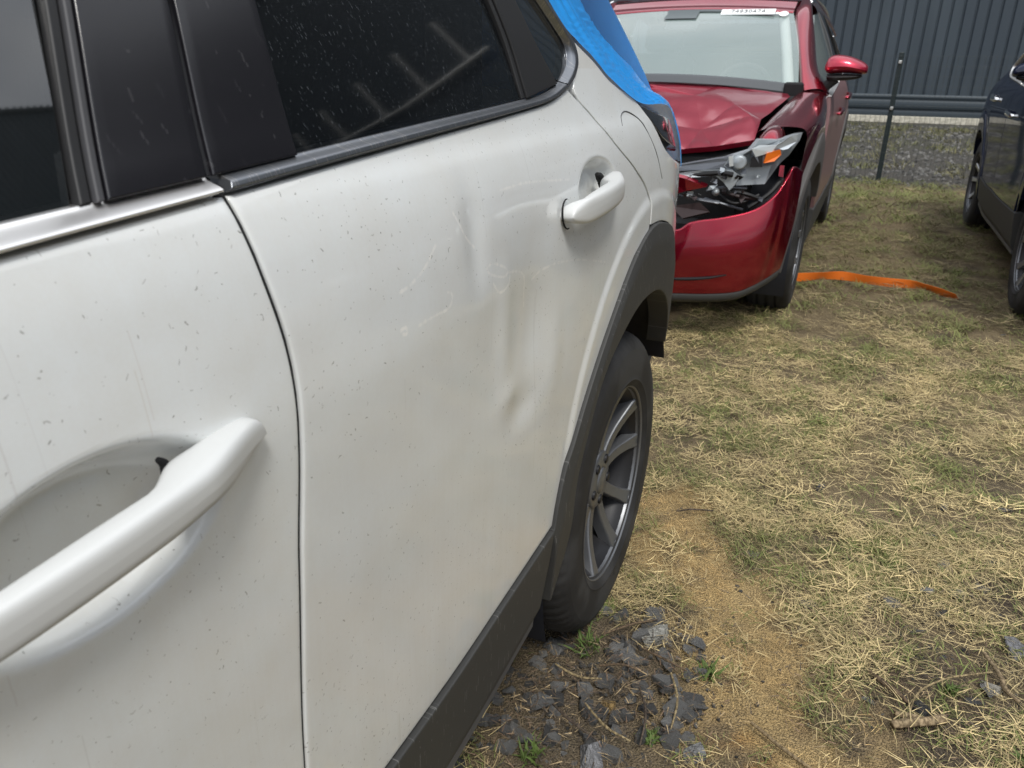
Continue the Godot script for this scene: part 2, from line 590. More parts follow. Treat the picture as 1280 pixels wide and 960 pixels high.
# tube through points with a radius at each
func tube(path: Array, radii: Array, seg := 8, sub := 1, col := PackedColorArray(), squash := Vector2.ONE) -> ArrayMesh:
	var pts: Array = refine(path, sub) if sub > 1 else path
	var P := PackedVector3Array()
	var C := PackedColorArray()
	var n := pts.size()
	var up := Vector3.UP
	for k in range(-1, n + 1):
		var q := clampi(k, 0, n - 1)
		var dir: Vector3 = (pts[mini(q + 1, n - 1)] - pts[maxi(q - 1, 0)]).normalized()
		if absf(dir.dot(up)) > 0.95:
			up = Vector3.RIGHT
		var sx := dir.cross(up).normalized()
		var sy := sx.cross(dir).normalized()
		var f := float(q) / (n - 1) * (radii.size() - 1)
		var r: float = lerpf(radii[int(f)], radii[mini(int(f) + 1, radii.size() - 1)], f - int(f))
		if k < 0 or k >= n:
			r *= 0.02
		for j in seg + 1:
			var a := TAU * (j % seg) / seg
			P.append(pts[q] + sx * cos(a) * r * squash.x + sy * sin(a) * r * squash.y)
			if col.size(): C.append(col[q % col.size()])
	return grid(P, seg + 1, n + 2, PackedVector2Array(), C)


# flat polygon given in two axes, pushed back to a plate of some thickness; pts are the front outline in 3D
func plate(pts: Array, back: Vector3) -> ArrayMesh:
	var flat := PackedVector2Array()
	for p in pts:
		flat.append(Vector2(p.x, p.y))
	var tri := Geometry2D.triangulate_polygon(flat)
	var st := SurfaceTool.new()
	st.begin(Mesh.PRIMITIVE_TRIANGLES)
	st.set_smooth_group(-1)
	for k in range(0, tri.size(), 3):
		for q in [0, 1, 2]:
			st.add_vertex(pts[tri[k + q]])
		for q in [0, 2, 1]:
			st.add_vertex(pts[tri[k + q]] + back)
	for k in pts.size():
		var a: Vector3 = pts[k]
		var b: Vector3 = pts[(k + 1) % pts.size()]
		for v in [a, b, b + back, a, b + back, a + back]:
			st.add_vertex(v)
	st.generate_normals()
	return st.commit()


# ------------------------------------------------------------------ the body side shared by the three cars
func make_lut() -> void:
	var hs := [-0.3, 0.2, 0.30, 0.46, 0.62, 0.80, 0.93, 1.00, 1.06, 1.10, 1.12, 1.14, 1.25, 1.40, 1.60, 2.0]
	var xs := [0.87, 0.88, 0.890, 0.905, 0.908, 0.915, 0.917, 0.912, 0.902, 0.889, 0.8780, 0.8695, 0.831, 0.768, 0.655, 0.43]
	var n := hs.size()
	var m := []
	var d := []
	for i in n - 1:
		d.append((xs[i + 1] - xs[i]) / (hs[i + 1] - hs[i]))
	for i in n:
		if i == 0: m.append(d[0])
		elif i == n - 1: m.append(d[n - 2])
		elif d[i - 1] * d[i] <= 0: m.append(0.0)
		else:
			var w1: float = 2.0 * (hs[i + 1] - hs[i]) + hs[i] - hs[i - 1]
			var w2: float = hs[i + 1] - hs[i] + 2.0 * (hs[i] - hs[i - 1])
			m.append((w1 + w2) / (w1 / d[i - 1] + w2 / d[i]))
	var seg := 0
	for k in 2301:
		var h := -0.3 + k * 0.001
		while seg < n - 2 and h > hs[seg + 1]:
			seg += 1
		var w: float = hs[seg + 1] - hs[seg]
		var t: float = (h - hs[seg]) / w
		side_lut.append(xs[seg] * (1 + 2 * t) * (1 - t) * (1 - t) + w * m[seg] * t * (1 - t) * (1 - t) + xs[seg + 1] * t * t * (3 - 2 * t) + w * m[seg + 1] * t * t * (t - 1))


func side_x(z: float, h: float) -> float:
	var f := clampf((h + 0.3) * 1000.0, 0.0, 2299.0)
	var i := int(f)
	var x := lerpf(side_lut[i], side_lut[i + 1], f - i)
	var up := smoothstep(0.98, 1.10, h)
	var r := maxf(0.0, -z - lerpf(2.84, 2.80, up))
	var q := maxf(0.0, z + 0.2)
	# flared lip round each wheel arch
	var flare := 0.0045 * smoothstep(0.490, 0.466, Vector2(z + 2.76, h - 0.48).length()) * smoothstep(0.50, 0.62, h)
	flare += 0.0045 * smoothstep(0.490, 0.466, Vector2(z + 0.06, h - 0.48).length()) * smoothstep(0.50, 0.62, h)
	return x - 0.40 * r * r - 0.10 * q * q + flare - front_taper(z, h)


# the cabin narrows towards the windscreen
func front_taper(z: float, h: float) -> float:
	var f := maxf(0.0, z + 1.25)
	return 0.36 * f * f * clampf((h - 1.08) / 0.29, 0.0, 1.1)


func glass_x(z: float, h: float) -> float:
	var e := h - 1.135
	var r := maxf(0.0, -z - 2.86)
	return 0.8715 - 0.34 * e - 0.25 * e * e - 0.36 * r * r - front_taper(z, h)


func bump(z: float, h: float, z0: float, h0: float, sz: float, sh: float, a: float) -> float:
	var u := (z - z0) / sz
	var v := (h - h0) / sh
	var e := u * u + v * v
	return a * exp(-e) if e < 9.0 else 0.0


func cup(z: float, h: float, z0: float, h0: float, rz: float, rh: float, depth: float) -> float:
	var u := (z - z0) / rz
	var v := (h - h0) / rh
	var e := 1.0 - (u * u + v * v)
	return -depth * smoothstep(-0.26, 0.70, e) if e > -0.3 else 0.0


func dents(z: float, h: float) -> float:
	var s := 0.0
	s += bump(z, h, -2.085, 0.885, 0.165, 0.135, -0.0105)
	s += bump(z, h, -1.945, 1.020, 0.026, 0.058, -0.0042)
	s += bump(z, h, -2.026, 0.880, 0.026, 0.090, 0.0026)
	s += bump(z, h, -2.115, 0.850, 0.052, 0.090, -0.0040)
	s += bump(z, h, -2.205, 0.795, 0.030, 0.072, 0.0026)
	s += bump(z, h, -2.038, 0.787, 0.030, 0.020, 0.0024)
	s += bump(z, h, -2.090, 0.748, 0.045, 0.026, -0.0032)
	s += bump(z, h, -1.80, 0.78, 0.20, 0.20, -0.0020)
	return s


func seq(n: int) -> PackedFloat32Array:
	var o := PackedFloat32Array()
	for i in n + 1:
		o.append(float(i) / n)
	return o


# a piece of the body side between four outlines given as (z, height); p: B, T, L, R, us, vs, off, sgn, gap, round, depth, dent, uv
func panel(p: Dictionary) -> ArrayMesh:
	var us: PackedFloat32Array = p.get("us", seq(24))
	var vs: PackedFloat32Array = p.get("vs", seq(12))
	var n := 240
	var B := smooth2(p.B, n)
	var T := smooth2(p.T, n)
	var L := smooth2(p.L, n)
	var R := smooth2(p.R, n)
	var sgn: float = p.get("sgn", 1.0)
	var r: float = p.get("round", 0.002)
	var g: float = p.get("gap", 0.002) + r
	var depth: float = p.get("depth", 0.02)
	var off = p.get("off", 0.0)
	var dent: int = p.get("dent", 0)
	var wide := maxf(0.001, B[0].distance_to(B[n]))
	var high := maxf(0.001, L[0].distance_to(L[n]))
	var eu := minf(g / wide, 0.3)
	var ev := minf(g / high, 0.3)
	var ou := [[r, depth], [r, r], [r * 0.7, r * 0.3]]
	var nu := us.size()
	var nv := vs.size()
	var P := PackedVector3Array()
	var UV := PackedVector2Array()
	var o: Vector2 = p.get("origin", Vector2(0, 0))
	var sp: Vector2 = p.get("span", Vector2(1, 1))
	for jv in range(-3, nv + 3):
		var v0 := vs[clampi(jv, 0, nv - 1)]
		var v := lerpf(ev, 1.0 - ev, v0)
		var l: Vector2 = along(L, v)
		var rr: Vector2 = along(R, v)
		for iu in range(-3, nu + 3):
			var u0 := us[clampi(iu, 0, nu - 1)]
			var u := lerpf(eu, 1.0 - eu, u0)
			var b: Vector2 = along(B, u)
			var t: Vector2 = along(T, u)
			var q := b * (1 - v) + t * v + l * (1 - u) + rr * u - (B[0] * (1 - u) * (1 - v) + B[n] * u * (1 - v) + T[0] * (1 - u) * v + T[n] * u * v)
			var drop := 0.0
			if iu < 0 or iu >= nu:
				var e: Array = ou[iu + 3] if iu < 0 else ou[2 - (iu - nu)]
				var dir: Vector2 = (l - rr).normalized() * (1.0 if iu < 0 else -1.0)
				q += dir * e[0]
				drop = e[1]
			if jv < 0 or jv >= nv:
				var e: Array = ou[jv + 3] if jv < 0 else ou[2 - (jv - nv)]
				var dir: Vector2 = (b - t).normalized() * (1.0 if jv < 0 else -1.0)
				q += dir * e[0]
				drop = maxf(drop, e[1])
			var x := glass_x(q.x, q.y) if p.get("flat", false) else side_x(q.x, q.y)
			x += proud(off, v0) if off is String else float(off)
			if dent == 1:
				x += dents(q.x, q.y) + cup(q.x, q.y, -2.395, 1.022, 0.088, 0.041, 0.028)
			elif dent == 2:
				x += cup(q.x, q.y, -1.418, 0.934, 0.094, 0.051, 0.036)
			P.append(Vector3((x - drop) * sgn, q.y, q.x))
			UV.append(Vector2((o.x - q.x) / sp.x, (o.y - q.y) / sp.y))
	return grid(P, nu + 6, nv + 6, UV)


func along(c: PackedVector2Array, t: float) -> Vector2:
	var n := c.size() - 1
	var f := clampf(t, 0.0, 1.0) * n
	var i := mini(int(f), n - 1)
	return c[i].lerp(c[i + 1], f - i)


# how far a strip stands proud across its width
func proud(kind: String, v: float) -> float:
	match kind:
		"lip": return 0.013 - 0.006 * smoothstep(0.75, 1.0, v)
		"sill": return 0.007 - 0.012 * smoothstep(0.16, 0.0, v)
		"belt_front": return 0.006 * smoothstep(0.0, 0.12, v) - 0.0125 * smoothstep(0.22, 1.0, v) + 0.001
		"belt": return 0.0055 * smoothstep(0.0, 0.2, v) - 0.010 * smoothstep(0.62, 1.0, v) + 0.001
	return 0.0


func belt_at(z: float) -> float:
	for k in BELT.size() - 1:
		if z <= BELT[k].x and z >= BELT[k + 1].x:
			return lerpf(BELT[k].y, BELT[k + 1].y, (z - BELT[k].x) / (BELT[k + 1].x - BELT[k].x))
	return BELT[0].y if z > BELT[0].x else BELT[-1].y


# a pull handle: a bar along z whose rear end is closed to the door
func handle_mesh(z0: float, z1: float, h0: float, h1: float, sgn: float, proud: float, tall: float) -> ArrayMesh:
	var P := PackedVector3Array()
	var n := 60
	var seg := 28
	for k in n + 1:
		var t := float(k) / n
		t = 0.5 - 0.5 * cos(PI * t)
		var z := lerpf(z0, z1, t)
		var h := lerpf(h0, h1, t) + 0.004 * sin(PI * t)
		var x := side_x(z, h)
		var outer := 0.004 + proud * pow(sin(PI * clampf(0.03 + t * 0.94, 0, 1)), 0.42)
		outer *= 1.0 - 0.38 * smoothstep(0.72, 1.0, t)
		var inner := lerpf(-0.006, proud * 0.42, smoothstep(0.02, 0.16, t) * (1.0 - smoothstep(0.60, 0.74, t)))
		var top := tall * 0.5 * pow(clampf(1.0 - pow(absf(2.0 * t - 1.0), 7.0), 0.0, 1.0), 0.5)
		var bot := tall * 0.5 * pow(clampf(1.0 - pow(absf(2.0 * t - 1.0), 4.0), 0.0, 1.0), 0.5)
		if t > 0.5:
			top = tall * 0.5 * pow(clampf(1.0 - pow(2.0 * t - 1.0, 22.0), 0.0, 1.0), 0.5) * (1.0 + 0.14 * smoothstep(0.62, 0.85, t))
			bot *= 1.0 - 0.85 * smoothstep(0.80, 1.02, t)
		for j in seg + 1:
			var a := TAU * (j % seg) / seg
			var ca := cos(a)
			var sa := sin(a)
			var ex := signf(ca) * pow(absf(ca), 0.55)
			var ey := signf(sa) * pow(absf(sa), 0.62)
			var mid := (outer + inner) * 0.5
			var half := (outer - inner) * 0.5
			P.append(Vector3((x + mid + half * ex) * sgn, h + (top if ey > 0 else bot) * ey, z))
	return grid(P, seg + 1, n + 1)


func build_wheel(root: Node3D, called: String, at: Vector3, sgn: float, fine: bool, look: String, steer := 0.0) -> void:
	var w := Node3D.new()
	w.name = called
	root.add_child(w, true)
	w.position = at
	w.rotation.y = steer + (PI if sgn < 0 else 0.0)
	# local +x is the outer side
	var prof := PackedVector2Array()
	for q in [[0.212, -0.095], [0.222, -0.104], [0.262, -0.113], [0.305, -0.114], [0.333, -0.104], [0.345, -0.094], [0.352, -0.082], [0.3575, -0.066], [0.3595, -0.052], [0.3515, -0.050], [0.3515, -0.040], [0.3605, -0.038], [0.3615, -0.008], [0.3535, -0.006], [0.3535, 0.006], [0.3615, 0.008], [0.3605, 0.038], [0.3515, 0.040], [0.3515, 0.050], [0.3595, 0.052], [0.3575, 0.066], [0.353, 0.080], [0.3465, 0.092], [0.337, 0.1015], [0.328, 0.107], [0.324, 0.1075], [0.322, 0.1095], [0.318, 0.1100], [0.300, 0.1135], [0.282, 0.1140], [0.262, 0.1130], [0.2515, 0.1120], [0.2500, 0.1135], [0.2470, 0.1135], [0.2455, 0.1110], [0.236, 0.1075], [0.229, 0.1015], [0.224, 0.097]]:
		prof.append(Vector2(q[0], q[1]))
	var seg := 288 if fine else 96
	var ty := obj("tyre", lathe(prof, seg, fine), M.tyre, w)
	ty.name = "tyre"
	var rim := PackedVector2Array()
	for q in [[0.229, 0.096], [0.2315, 0.0995], [0.2325, 0.1025], [0.2315, 0.1045], [0.2295, 0.1040], [0.2270, 0.098], [0.2240, 0.088]]:
		rim.append(Vector2(q[0], q[1]))
	obj("rim", lathe(rim, 96), M.alloy, w)
	var barrel := PackedVector2Array()
	for q in [[0.2250, 0.090], [0.2160, 0.078], [0.2070, 0.060], [0.2040, 0.02], [0.2040, -0.08]]:
		barrel.append(Vector2(q[0], q[1]))
	obj("barrel", lathe(barrel, 64), M.wheel_dark, w)
	var dr := PackedVector2Array()
	for q in [[0.205, -0.03], [0.17, -0.028], [0.165, -0.012], [0.09, -0.010], [0.0, -0.010]]:
		dr.append(Vector2(q[0], q[1]))
	obj("brake_disc", lathe(dr, 48), M.wheel_dark, w)
	for k in 5:
		for s in [-1.0, 1.0]:
			obj("spoke", spoke(TAU * k / 5.0 + 0.31, s), M.alloy if look != "bright" else M.alloy_bright, w)
	obj("brake_caliper", box(Vector3(0.06, 0.16, 0.07), Vector3(0.0, 0.02, 0.135), 0.015), M.lamp_grey, w)
	var hub := PackedVector2Array()
	for q in [[0.072, 0.02], [0.072, 0.060], [0.066, 0.068], [0.050, 0.070], [0.034, 0.071], [0.033, 0.068], [0.031, 0.068], [0.030, 0.073], [0.024, 0.0755], [0.0, 0.077]]:
		hub.append(Vector2(q[0], q[1]))
	obj("hub", lathe(hub, 48), M.alloy if look != "bright" else M.alloy_bright, w)
	for k in 5:
		var a := TAU * (k + 0.5) / 5.0 + 0.31
		var nut := PackedVector2Array([Vector2(0.0115, 0.055), Vector2(0.0115, 0.0725), Vector2(0.008, 0.0745), Vector2(0.0, 0.0745)])
		var o := obj("wheel_nut", lathe(nut, 12), M.wheel_dark, w)
		o.position = Vector3(0, sin(a) * 0.052, cos(a) * 0.052)


func tread_cut(a: float, k: int) -> float:
	var t := fposmod(a * 72.0 / TAU, 1.0)
	if k in [5, 6, 7, 8] or k in [19, 20, 21, 22, 23]:
		var s := 0.5 if k > 10 else 0.0
		return -0.0028 * smoothstep(0.30, 0.36, absf(fposmod(t + s, 1.0) - 0.5))
	if k in [11, 12, 15, 16]:
		return -0.005 * smoothstep(0.36, 0.42, absf(fposmod(t + 0.2, 1.0) - 0.5))
	return 0.0


func spoke(a: float, s: float) -> ArrayMesh:
	# one arm of a V pair, from the hub out to the rim
	var P := PackedVector3Array()
	var n := 10
	for k in n + 1:
		var t := float(k) / n
		var r := lerpf(0.050, 0.2275, t)
		var mid := a + s * lerpf(0.24, 0.285, t)
		var half := lerpf(0.0165, 0.0150, sin(PI * t * 0.8)) + 0.005 * smoothstep(0.75, 1.0, t)
		var x := 0.064 + 0.034 * pow(t, 1.6) - 0.006 * sin(PI * t)
		var dirr := Vector3(0, sin(mid), cos(mid))
		var tang := Vector3(0, cos(mid), -sin(mid))
		var c := dirr * r
		for q in [[-1.0, -0.032], [-1.0, -0.007], [-0.92, -0.002], [-0.75, 0.0], [0.0, -0.0025], [0.75, 0.0], [0.92, -0.002], [1.0, -0.007], [1.0, -0.032]]:
			P.append(c + tang * half * q[0] + Vector3(x + q[1], 0, 0))
	return grid(P, 9, n + 1)


func roof_y(z: float) -> float:
	return 1.555 - 0.10 * pow(absf(z + 1.9), 2.0)


# upright strip of glass or pillar; za, zb: z at the belt, at 1.24 and at the roof
func glass_strip(called: String, parent: Node, m: Material, za: Array, zb: Array, off: float, round_: float, sgn: float) -> MeshInstance3D:
	var ba := belt_at(za[0]) + 0.013
	var bb := belt_at(zb[0]) + 0.013
	var la := [Vector2(za[0], ba), Vector2(za[1], 1.24), Vector2(lerpf(za[1], za[2], 0.5), 1.40), Vector2(za[2], roof_y(za[2]))]
	var lb := [Vector2(zb[0], bb), Vector2(zb[1], 1.24), Vector2(lerpf(zb[1], zb[2], 0.5), 1.40), Vector2(zb[2], roof_y(zb[2]))]
	return obj(called, panel({"B": [la[0], lb[0]], "T": [la[-1], lb[-1]], "L": la, "R": lb, "us": seq(10), "vs": seq(24), "sgn": sgn, "off": off, "gap": 0.0005, "round": round_, "depth": 0.008, "flat": called == "window_glass", "origin": Vector2(-1.2, 1.6), "span": Vector2(0.9, 0.9)}), m, parent)


func build_side(root: Node3D, sgn: float, kind: String) -> void:
	var fine := kind == "white" and sgn > 0
	var paint: Material = M[{"white": "white_paint", "red": "red_paint", "navy": "navy_paint"}[kind]]
	var uvr := {"origin": Vector2(-1.55, 1.2), "span": Vector2(1.4, 0.8)}
	var uvf := {"origin": Vector2(-1.22, 1.14), "span": Vector2(0.4, 0.72)}
	var uvc := {"origin": Vector2(0, 1), "span": Vector2(1, 1)}
	var belt_rear := [Vector2(-1.591, 1.1155), Vector2(-1.88, 1.131), Vector2(-2.16, 1.146), Vector2(-2.28, 1.155), Vector2(-2.365, 1.171)]
	# rear door
	var rd := panel({"B": [Vector2(-1.571, 0.44), Vector2(-1.86, 0.432), Vector2(-2.04, 0.440), Vector2(-2.243, 0.451)], "T": belt_rear, "L": GAP_LINE,
		"R": [Vector2(-2.243, 0.451), Vector2(-2.256, 0.497), Vector2(-2.290, 0.565), Vector2(-2.37, 0.664), Vector2(-2.477, 0.769), Vector2(-2.607, 0.862), Vector2(-2.70, 0.893), Vector2(-2.714, 0.905), Vector2(-2.706, 0.963), Vector2(-2.618, 1.024), Vector2(-2.515, 1.078), Vector2(-2.434, 1.134), Vector2(-2.365, 1.171)],
		"us": seq(210 if fine else 36), "vs": seq(170 if fine else 24), "sgn": sgn, "dent": 1 if fine else 0, "gap": 0.0016, "round": 0.0026}.merged(uvr))
	var rear := obj("rear_door", rd, M.white_paint_rear_door if kind == "white" else (M.dust_and_sheen_red if kind == "red" else paint), root)
	if fine: tag(rear, "white rear door with long dents and pale scuffs")
	# front door
	var us := PackedFloat32Array()
	for k in 150: us.append(0.38 * k / 150.0)
	for k in 21: us.append(lerpf(0.38, 1.0, k / 20.0))
	var fd := panel({"B": [Vector2(-1.571, 0.44), Vector2(-1.2, 0.436), Vector2(-0.55, 0.445)], "T": [Vector2(-1.591, 1.1155), Vector2(-1.42, 1.107), Vector2(-0.9, 1.078), Vector2(-0.52, 1.056)], "L": GAP_LINE, "R": [Vector2(-0.55, 0.445), Vector2(-0.48, 0.75), Vector2(-0.52, 1.056)],
		"us": us if fine else seq(30), "vs": seq(190 if fine else 20), "sgn": sgn, "dent": 2 if fine else 0, "gap": 0.0016, "round": 0.0026}.merged(uvf))
	var front := obj("front_door", fd, M.white_paint_front_door if kind == "white" else (M.dust_and_sheen_red if kind == "red" else paint), root)
	# quarter panel
	var qp := panel({"B": [Vector2(-2.714, 0.901), Vector2(-2.818, 0.894), Vector2(-2.93, 0.86), Vector2(-3.037, 0.772), Vector2(-3.12, 0.66), Vector2(-3.17, 0.54)],
		"L": [Vector2(-2.714, 0.901), Vector2(-2.706, 0.964), Vector2(-2.618, 1.024), Vector2(-2.515, 1.078), Vector2(-2.434, 1.134), Vector2(-2.39, 1.165), Vector2(-2.405, 1.19), Vector2(-2.425, 1.215), Vector2(-2.425, 1.24), Vector2(-2.412, 1.262)],
		"T": [Vector2(-2.412, 1.262), Vector2(-2.457, 1.24), Vector2(-2.525, 1.213), Vector2(-2.59, 1.181), Vector2(-2.74, 1.135), Vector2(-2.86, 1.04), Vector2(-3.08, 0.99), Vector2(-3.42, 0.96)], "R": [Vector2(-3.17, 0.54), Vector2(-3.30, 0.70), Vector2(-3.42, 0.96)],
		"us": seq(90 if fine else 24), "vs": seq(60 if fine else 18), "sgn": sgn, "gap": 0.0018, "round": 0.0022}.merged(uvr))
	var quarter := obj("quarter_panel", qp, M.white_paint_rear_door if kind == "white" else paint, root)
	if sgn > 0:
		var loop := []
		for q in [Vector2(-2.582, 1.104), Vector2(-2.600, 1.120), Vector2(-2.637, 1.126), Vector2(-2.693, 1.113), Vector2(-2.721, 1.096), Vector2(-2.776, 1.042), Vector2(-2.815, 0.985)]:
			loop.append(Vector3(side_x(q.x, q.y) + 0.0003, q.y, q.x))
		obj("fuel_door_seam", tube(loop, [0.0005, 0.0012, 0.0012, 0.001, 0.0007], 6, 4), M.seal_grey, quarter)
	for q in [GAP_LINE, [Vector2(-2.714, 0.901), Vector2(-2.706, 0.963), Vector2(-2.618, 1.024), Vector2(-2.515, 1.078), Vector2(-2.434, 1.134), Vector2(-2.375, 1.165)]]:
		var line := []
		for v in smooth2(q, 30):
			line.append(Vector3((side_x(v.x, v.y) - (0.0068 if q.size() == 7 else 0.0085)) * sgn, v.y, v.x))
		obj("gap_shade", tube(line, [0.0044], 8), M.deep_black, rear)  # black tube added in the shut lines to stand for their shade
	# front wing up to the bonnet gap
	var wing_rows := []
	for k in 9:
		var t := k / 8.0
		var a := lerpf(0.10, PI - 0.42, t)
		var low := Vector2(-0.49 + 0.0, 0.46)
		var za := -0.47 * cos(a)
		var ha := 0.30 + 0.60 * pow(maxf(sin(a), 0.0), 0.8)
		low = Vector2(za, ha)
		var top := Vector2(lerpf(-0.50, 0.36, t), lerpf(1.058, 0.93, pow(t, 1.3)))
		var gapp := Vector3(lerpf(0.745, 0.665, t), lerpf(1.078, 0.925, pow(t, 1.15)), lerpf(-0.44, 0.46, t))
		var row := []
		for q in [0.0, 0.35, 0.7, 1.0]:
			var p := low.lerp(top, q)
			row.append(Vector3(side_x(p.x, p.y) - (0.012 * q * q), p.y, p.x))
		var s: Vector3 = row[-1]
		row.append(s.lerp(gapp, 0.25) + Vector3(0.0, 0.022, 0))
		row.append(s.lerp(gapp, 0.65) + Vector3(0.0, 0.020, 0))
		row.append(gapp)
		row.append(gapp + Vector3(-0.004, -0.06, 0))
		wing_rows.append(row)
	obj("front_wing", loft(wing_rows, 4, 5, sgn), paint, root)
	# arch trims
	var arch_out := [Vector2(-2.240, 0.446), Vector2(-2.256, 0.500), Vector2(-2.292, 0.567), Vector2(-2.37, 0.664), Vector2(-2.477, 0.769), Vector2(-2.607, 0.862), Vector2(-2.714, 0.899), Vector2(-2.818, 0.893), Vector2(-2.93, 0.858), Vector2(-3.037, 0.770), Vector2(-3.11, 0.67), Vector2(-3.155, 0.58)]
	var arch_in := [Vector2(-2.262, 0.275), Vector2(-2.302, 0.349), Vector2(-2.320, 0.41), Vector2(-2.326, 0.49), Vector2(-2.375, 0.60), Vector2(-2.44, 0.677), Vector2(-2.53, 0.723), Vector2(-2.63, 0.752), Vector2(-2.735, 0.756), Vector2(-2.83, 0.738), Vector2(-2.94, 0.680), Vector2(-3.02, 0.605), Vector2(-3.06, 0.535)]
	var trim_mat: Material = M.cladding if kind == "white" else (M.dusty_cladding if kind == "red" else paint)
	for zoff in [0.0, 2.70]:
		var bo := []
		var bi := []
		for q in arch_out: bo.append(q + Vector2(zoff, 0))
		for q in arch_in: bi.append(q + Vector2(zoff, 0))
		obj("wheel_arch_trim", panel({"B": bi, "T": bo, "L": [bi[0], bo[0]], "R": [bi[-1], bo[-1]], "us": seq(90), "vs": seq(10), "sgn": sgn, "off": "lip", "gap": 0.0, "round": 0.003, "depth": 0.05}.merged(uvc)), trim_mat, root)
	# sill
	var sill := panel({"B": [Vector2(-0.46, 0.235), Vector2(-1.2, 0.232), Vector2(-1.913, 0.228), Vector2(-2.219, 0.262)], "T": [Vector2(-0.46, 0.449), Vector2(-1.2, 0.433), Vector2(-1.571, 0.437), Vector2(-1.86, 0.429), Vector2(-2.04, 0.439), Vector2(-2.240, 0.448)], "L": [Vector2(-0.46, 0.235), Vector2(-0.46, 0.449)], "R": [Vector2(-2.219, 0.262), Vector2(-2.24, 0.448)],
		"us": seq(60), "vs": seq(14), "sgn": sgn, "off": "sill", "gap": 0.0, "round": 0.003, "depth": 0.05}.merged(uvc))
	obj("sill_trim", sill, M.cladding, root)
	var lipm := panel({"B": [Vector2(-0.46, 0.215), Vector2(-1.2, 0.212), Vector2(-1.913, 0.206), Vector2(-2.225, 0.240)], "T": [Vector2(-0.46, 0.237), Vector2(-1.2, 0.234), Vector2(-1.913, 0.230), Vector2(-2.222, 0.264)], "L": [Vector2(-0.46, 0.215), Vector2(-0.46, 0.237)], "R": [Vector2(-2.225, 0.240), Vector2(-2.222, 0.264)],
		"us": seq(40), "vs": seq(4), "sgn": sgn, "off": -0.002, "gap": 0.0, "round": 0.002, "depth": 0.08})
	obj("sill_lip", lipm, M.sill_lip, root)
	# belt trims: lower strip, bright upper edge
	var chrome_kind: Material = M.chrome
	var ft := [Vector2(-1.587, 1.1285), Vector2(-1.42, 1.1205), Vector2(-0.9, 1.092), Vector2(-0.52, 1.070)]
	var fb := [Vector2(-1.587, 1.1170), Vector2(-1.42, 1.1085), Vector2(-0.9, 1.0795), Vector2(-0.52, 1.0575)]
	obj("belt_trim", panel({"B": fb, "T": ft, "L": [fb[0], ft[0]], "R": [fb[-1], ft[-1]], "us": seq(60), "vs": seq(12), "sgn": sgn, "off": "belt_front", "gap": 0.0, "round": 0.001, "depth": 0.02}), chrome_kind, front)
	var rt := [Vector2(-1.600, 1.1295), Vector2(-1.88, 1.1445), Vector2(-2.16, 1.159), Vector2(-2.27, 1.167), Vector2(-2.345, 1.1815)]
	var rb := [Vector2(-1.594, 1.1170), Vector2(-1.88, 1.1325), Vector2(-2.16, 1.1475), Vector2(-2.28, 1.1565), Vector2(-2.362, 1.172)]
	obj("belt_trim", panel({"B": rb, "T": rt, "L": [rb[0], rt[0]], "R": [rb[-1], rt[-1]], "us": seq(60), "vs": seq(12), "sgn": sgn, "off": "belt", "gap": 0.0, "round": 0.001, "depth": 0.02}), M.dirty_chrome if kind == "white" else chrome_kind, rear)
	var co := [Vector2(-2.364, 1.1725), Vector2(-2.41, 1.190), Vector2(-2.440, 1.212), Vector2(-2.444, 1.237), Vector2(-2.416, 1.262), Vector2(-2.33, 1.33), Vector2(-2.2, 1.42)]
	var ci := [Vector2(-2.347, 1.182), Vector2(-2.388, 1.200), Vector2(-2.408, 1.216), Vector2(-2.411, 1.233), Vector2(-2.388, 1.256), Vector2(-2.31, 1.32), Vector2(-2.18, 1.41)]
	obj("quarter_window_trim", panel({"B": co, "T": ci, "L": [co[0], ci[0]], "R": [co[-1], ci[-1]], "us": seq(60), "vs": seq(10), "sgn": sgn, "off": "belt", "gap": 0.0, "round": 0.001, "depth": 0.02}), M.dirty_chrome if kind == "white" else chrome_kind, quarter)
	# glass and pillars
	var fg: Material = M.clear_tint_glass if kind == "white" else (M.side_glass_grey if kind == "red" else M.plain_dark_glass)
	var rg: Material = M.dirty_dark_glass if kind == "white" else M.plain_dark_glass
	glass_strip("window_glass", front, fg, [-0.56, -0.78, -1.16], [-1.480, -1.5155, -1.615], -0.010, 0.001, sgn)
	glass_strip("window_seal", front, M.rubber_seal, [-1.4805, -1.516, -1.6155], [-1.490, -1.5255, -1.6255], -0.004, 0.0015, sgn)
	glass_strip("window_seal", front, M.seal_grey, [-1.4905, -1.526, -1.626], [-1.4975, -1.5330, -1.633], -0.001, 0.0015, sgn)
	glass_strip("pillar_cover", front, M.pillar_black, [-1.498, -1.5335, -1.6335], [-1.5845, -1.6105, -1.690], 0.0, 0.002, sgn)
	glass_strip("pillar_cover", rear, M.pillar_black, [-1.5895, -1.6155, -1.695], [-1.689, -1.703, -1.762], 0.0, 0.002, sgn)
	glass_strip("window_glass", rear, rg, [-1.6895, -1.7035, -1.7625], [-2.187, -2.180, -2.085], -0.007, 0.001, sgn)
	glass_strip("window_seal", rear, M.rubber_seal, [-2.1875, -2.1805, -2.0855], [-2.199, -2.192, -2.097], -0.003, 0.002, sgn)
	glass_strip("window_frame", rear, M.matte_black, [-2.200, -2.193, -2.098], [-2.330, -2.281, -2.125], 0.0, 0.002, sgn)
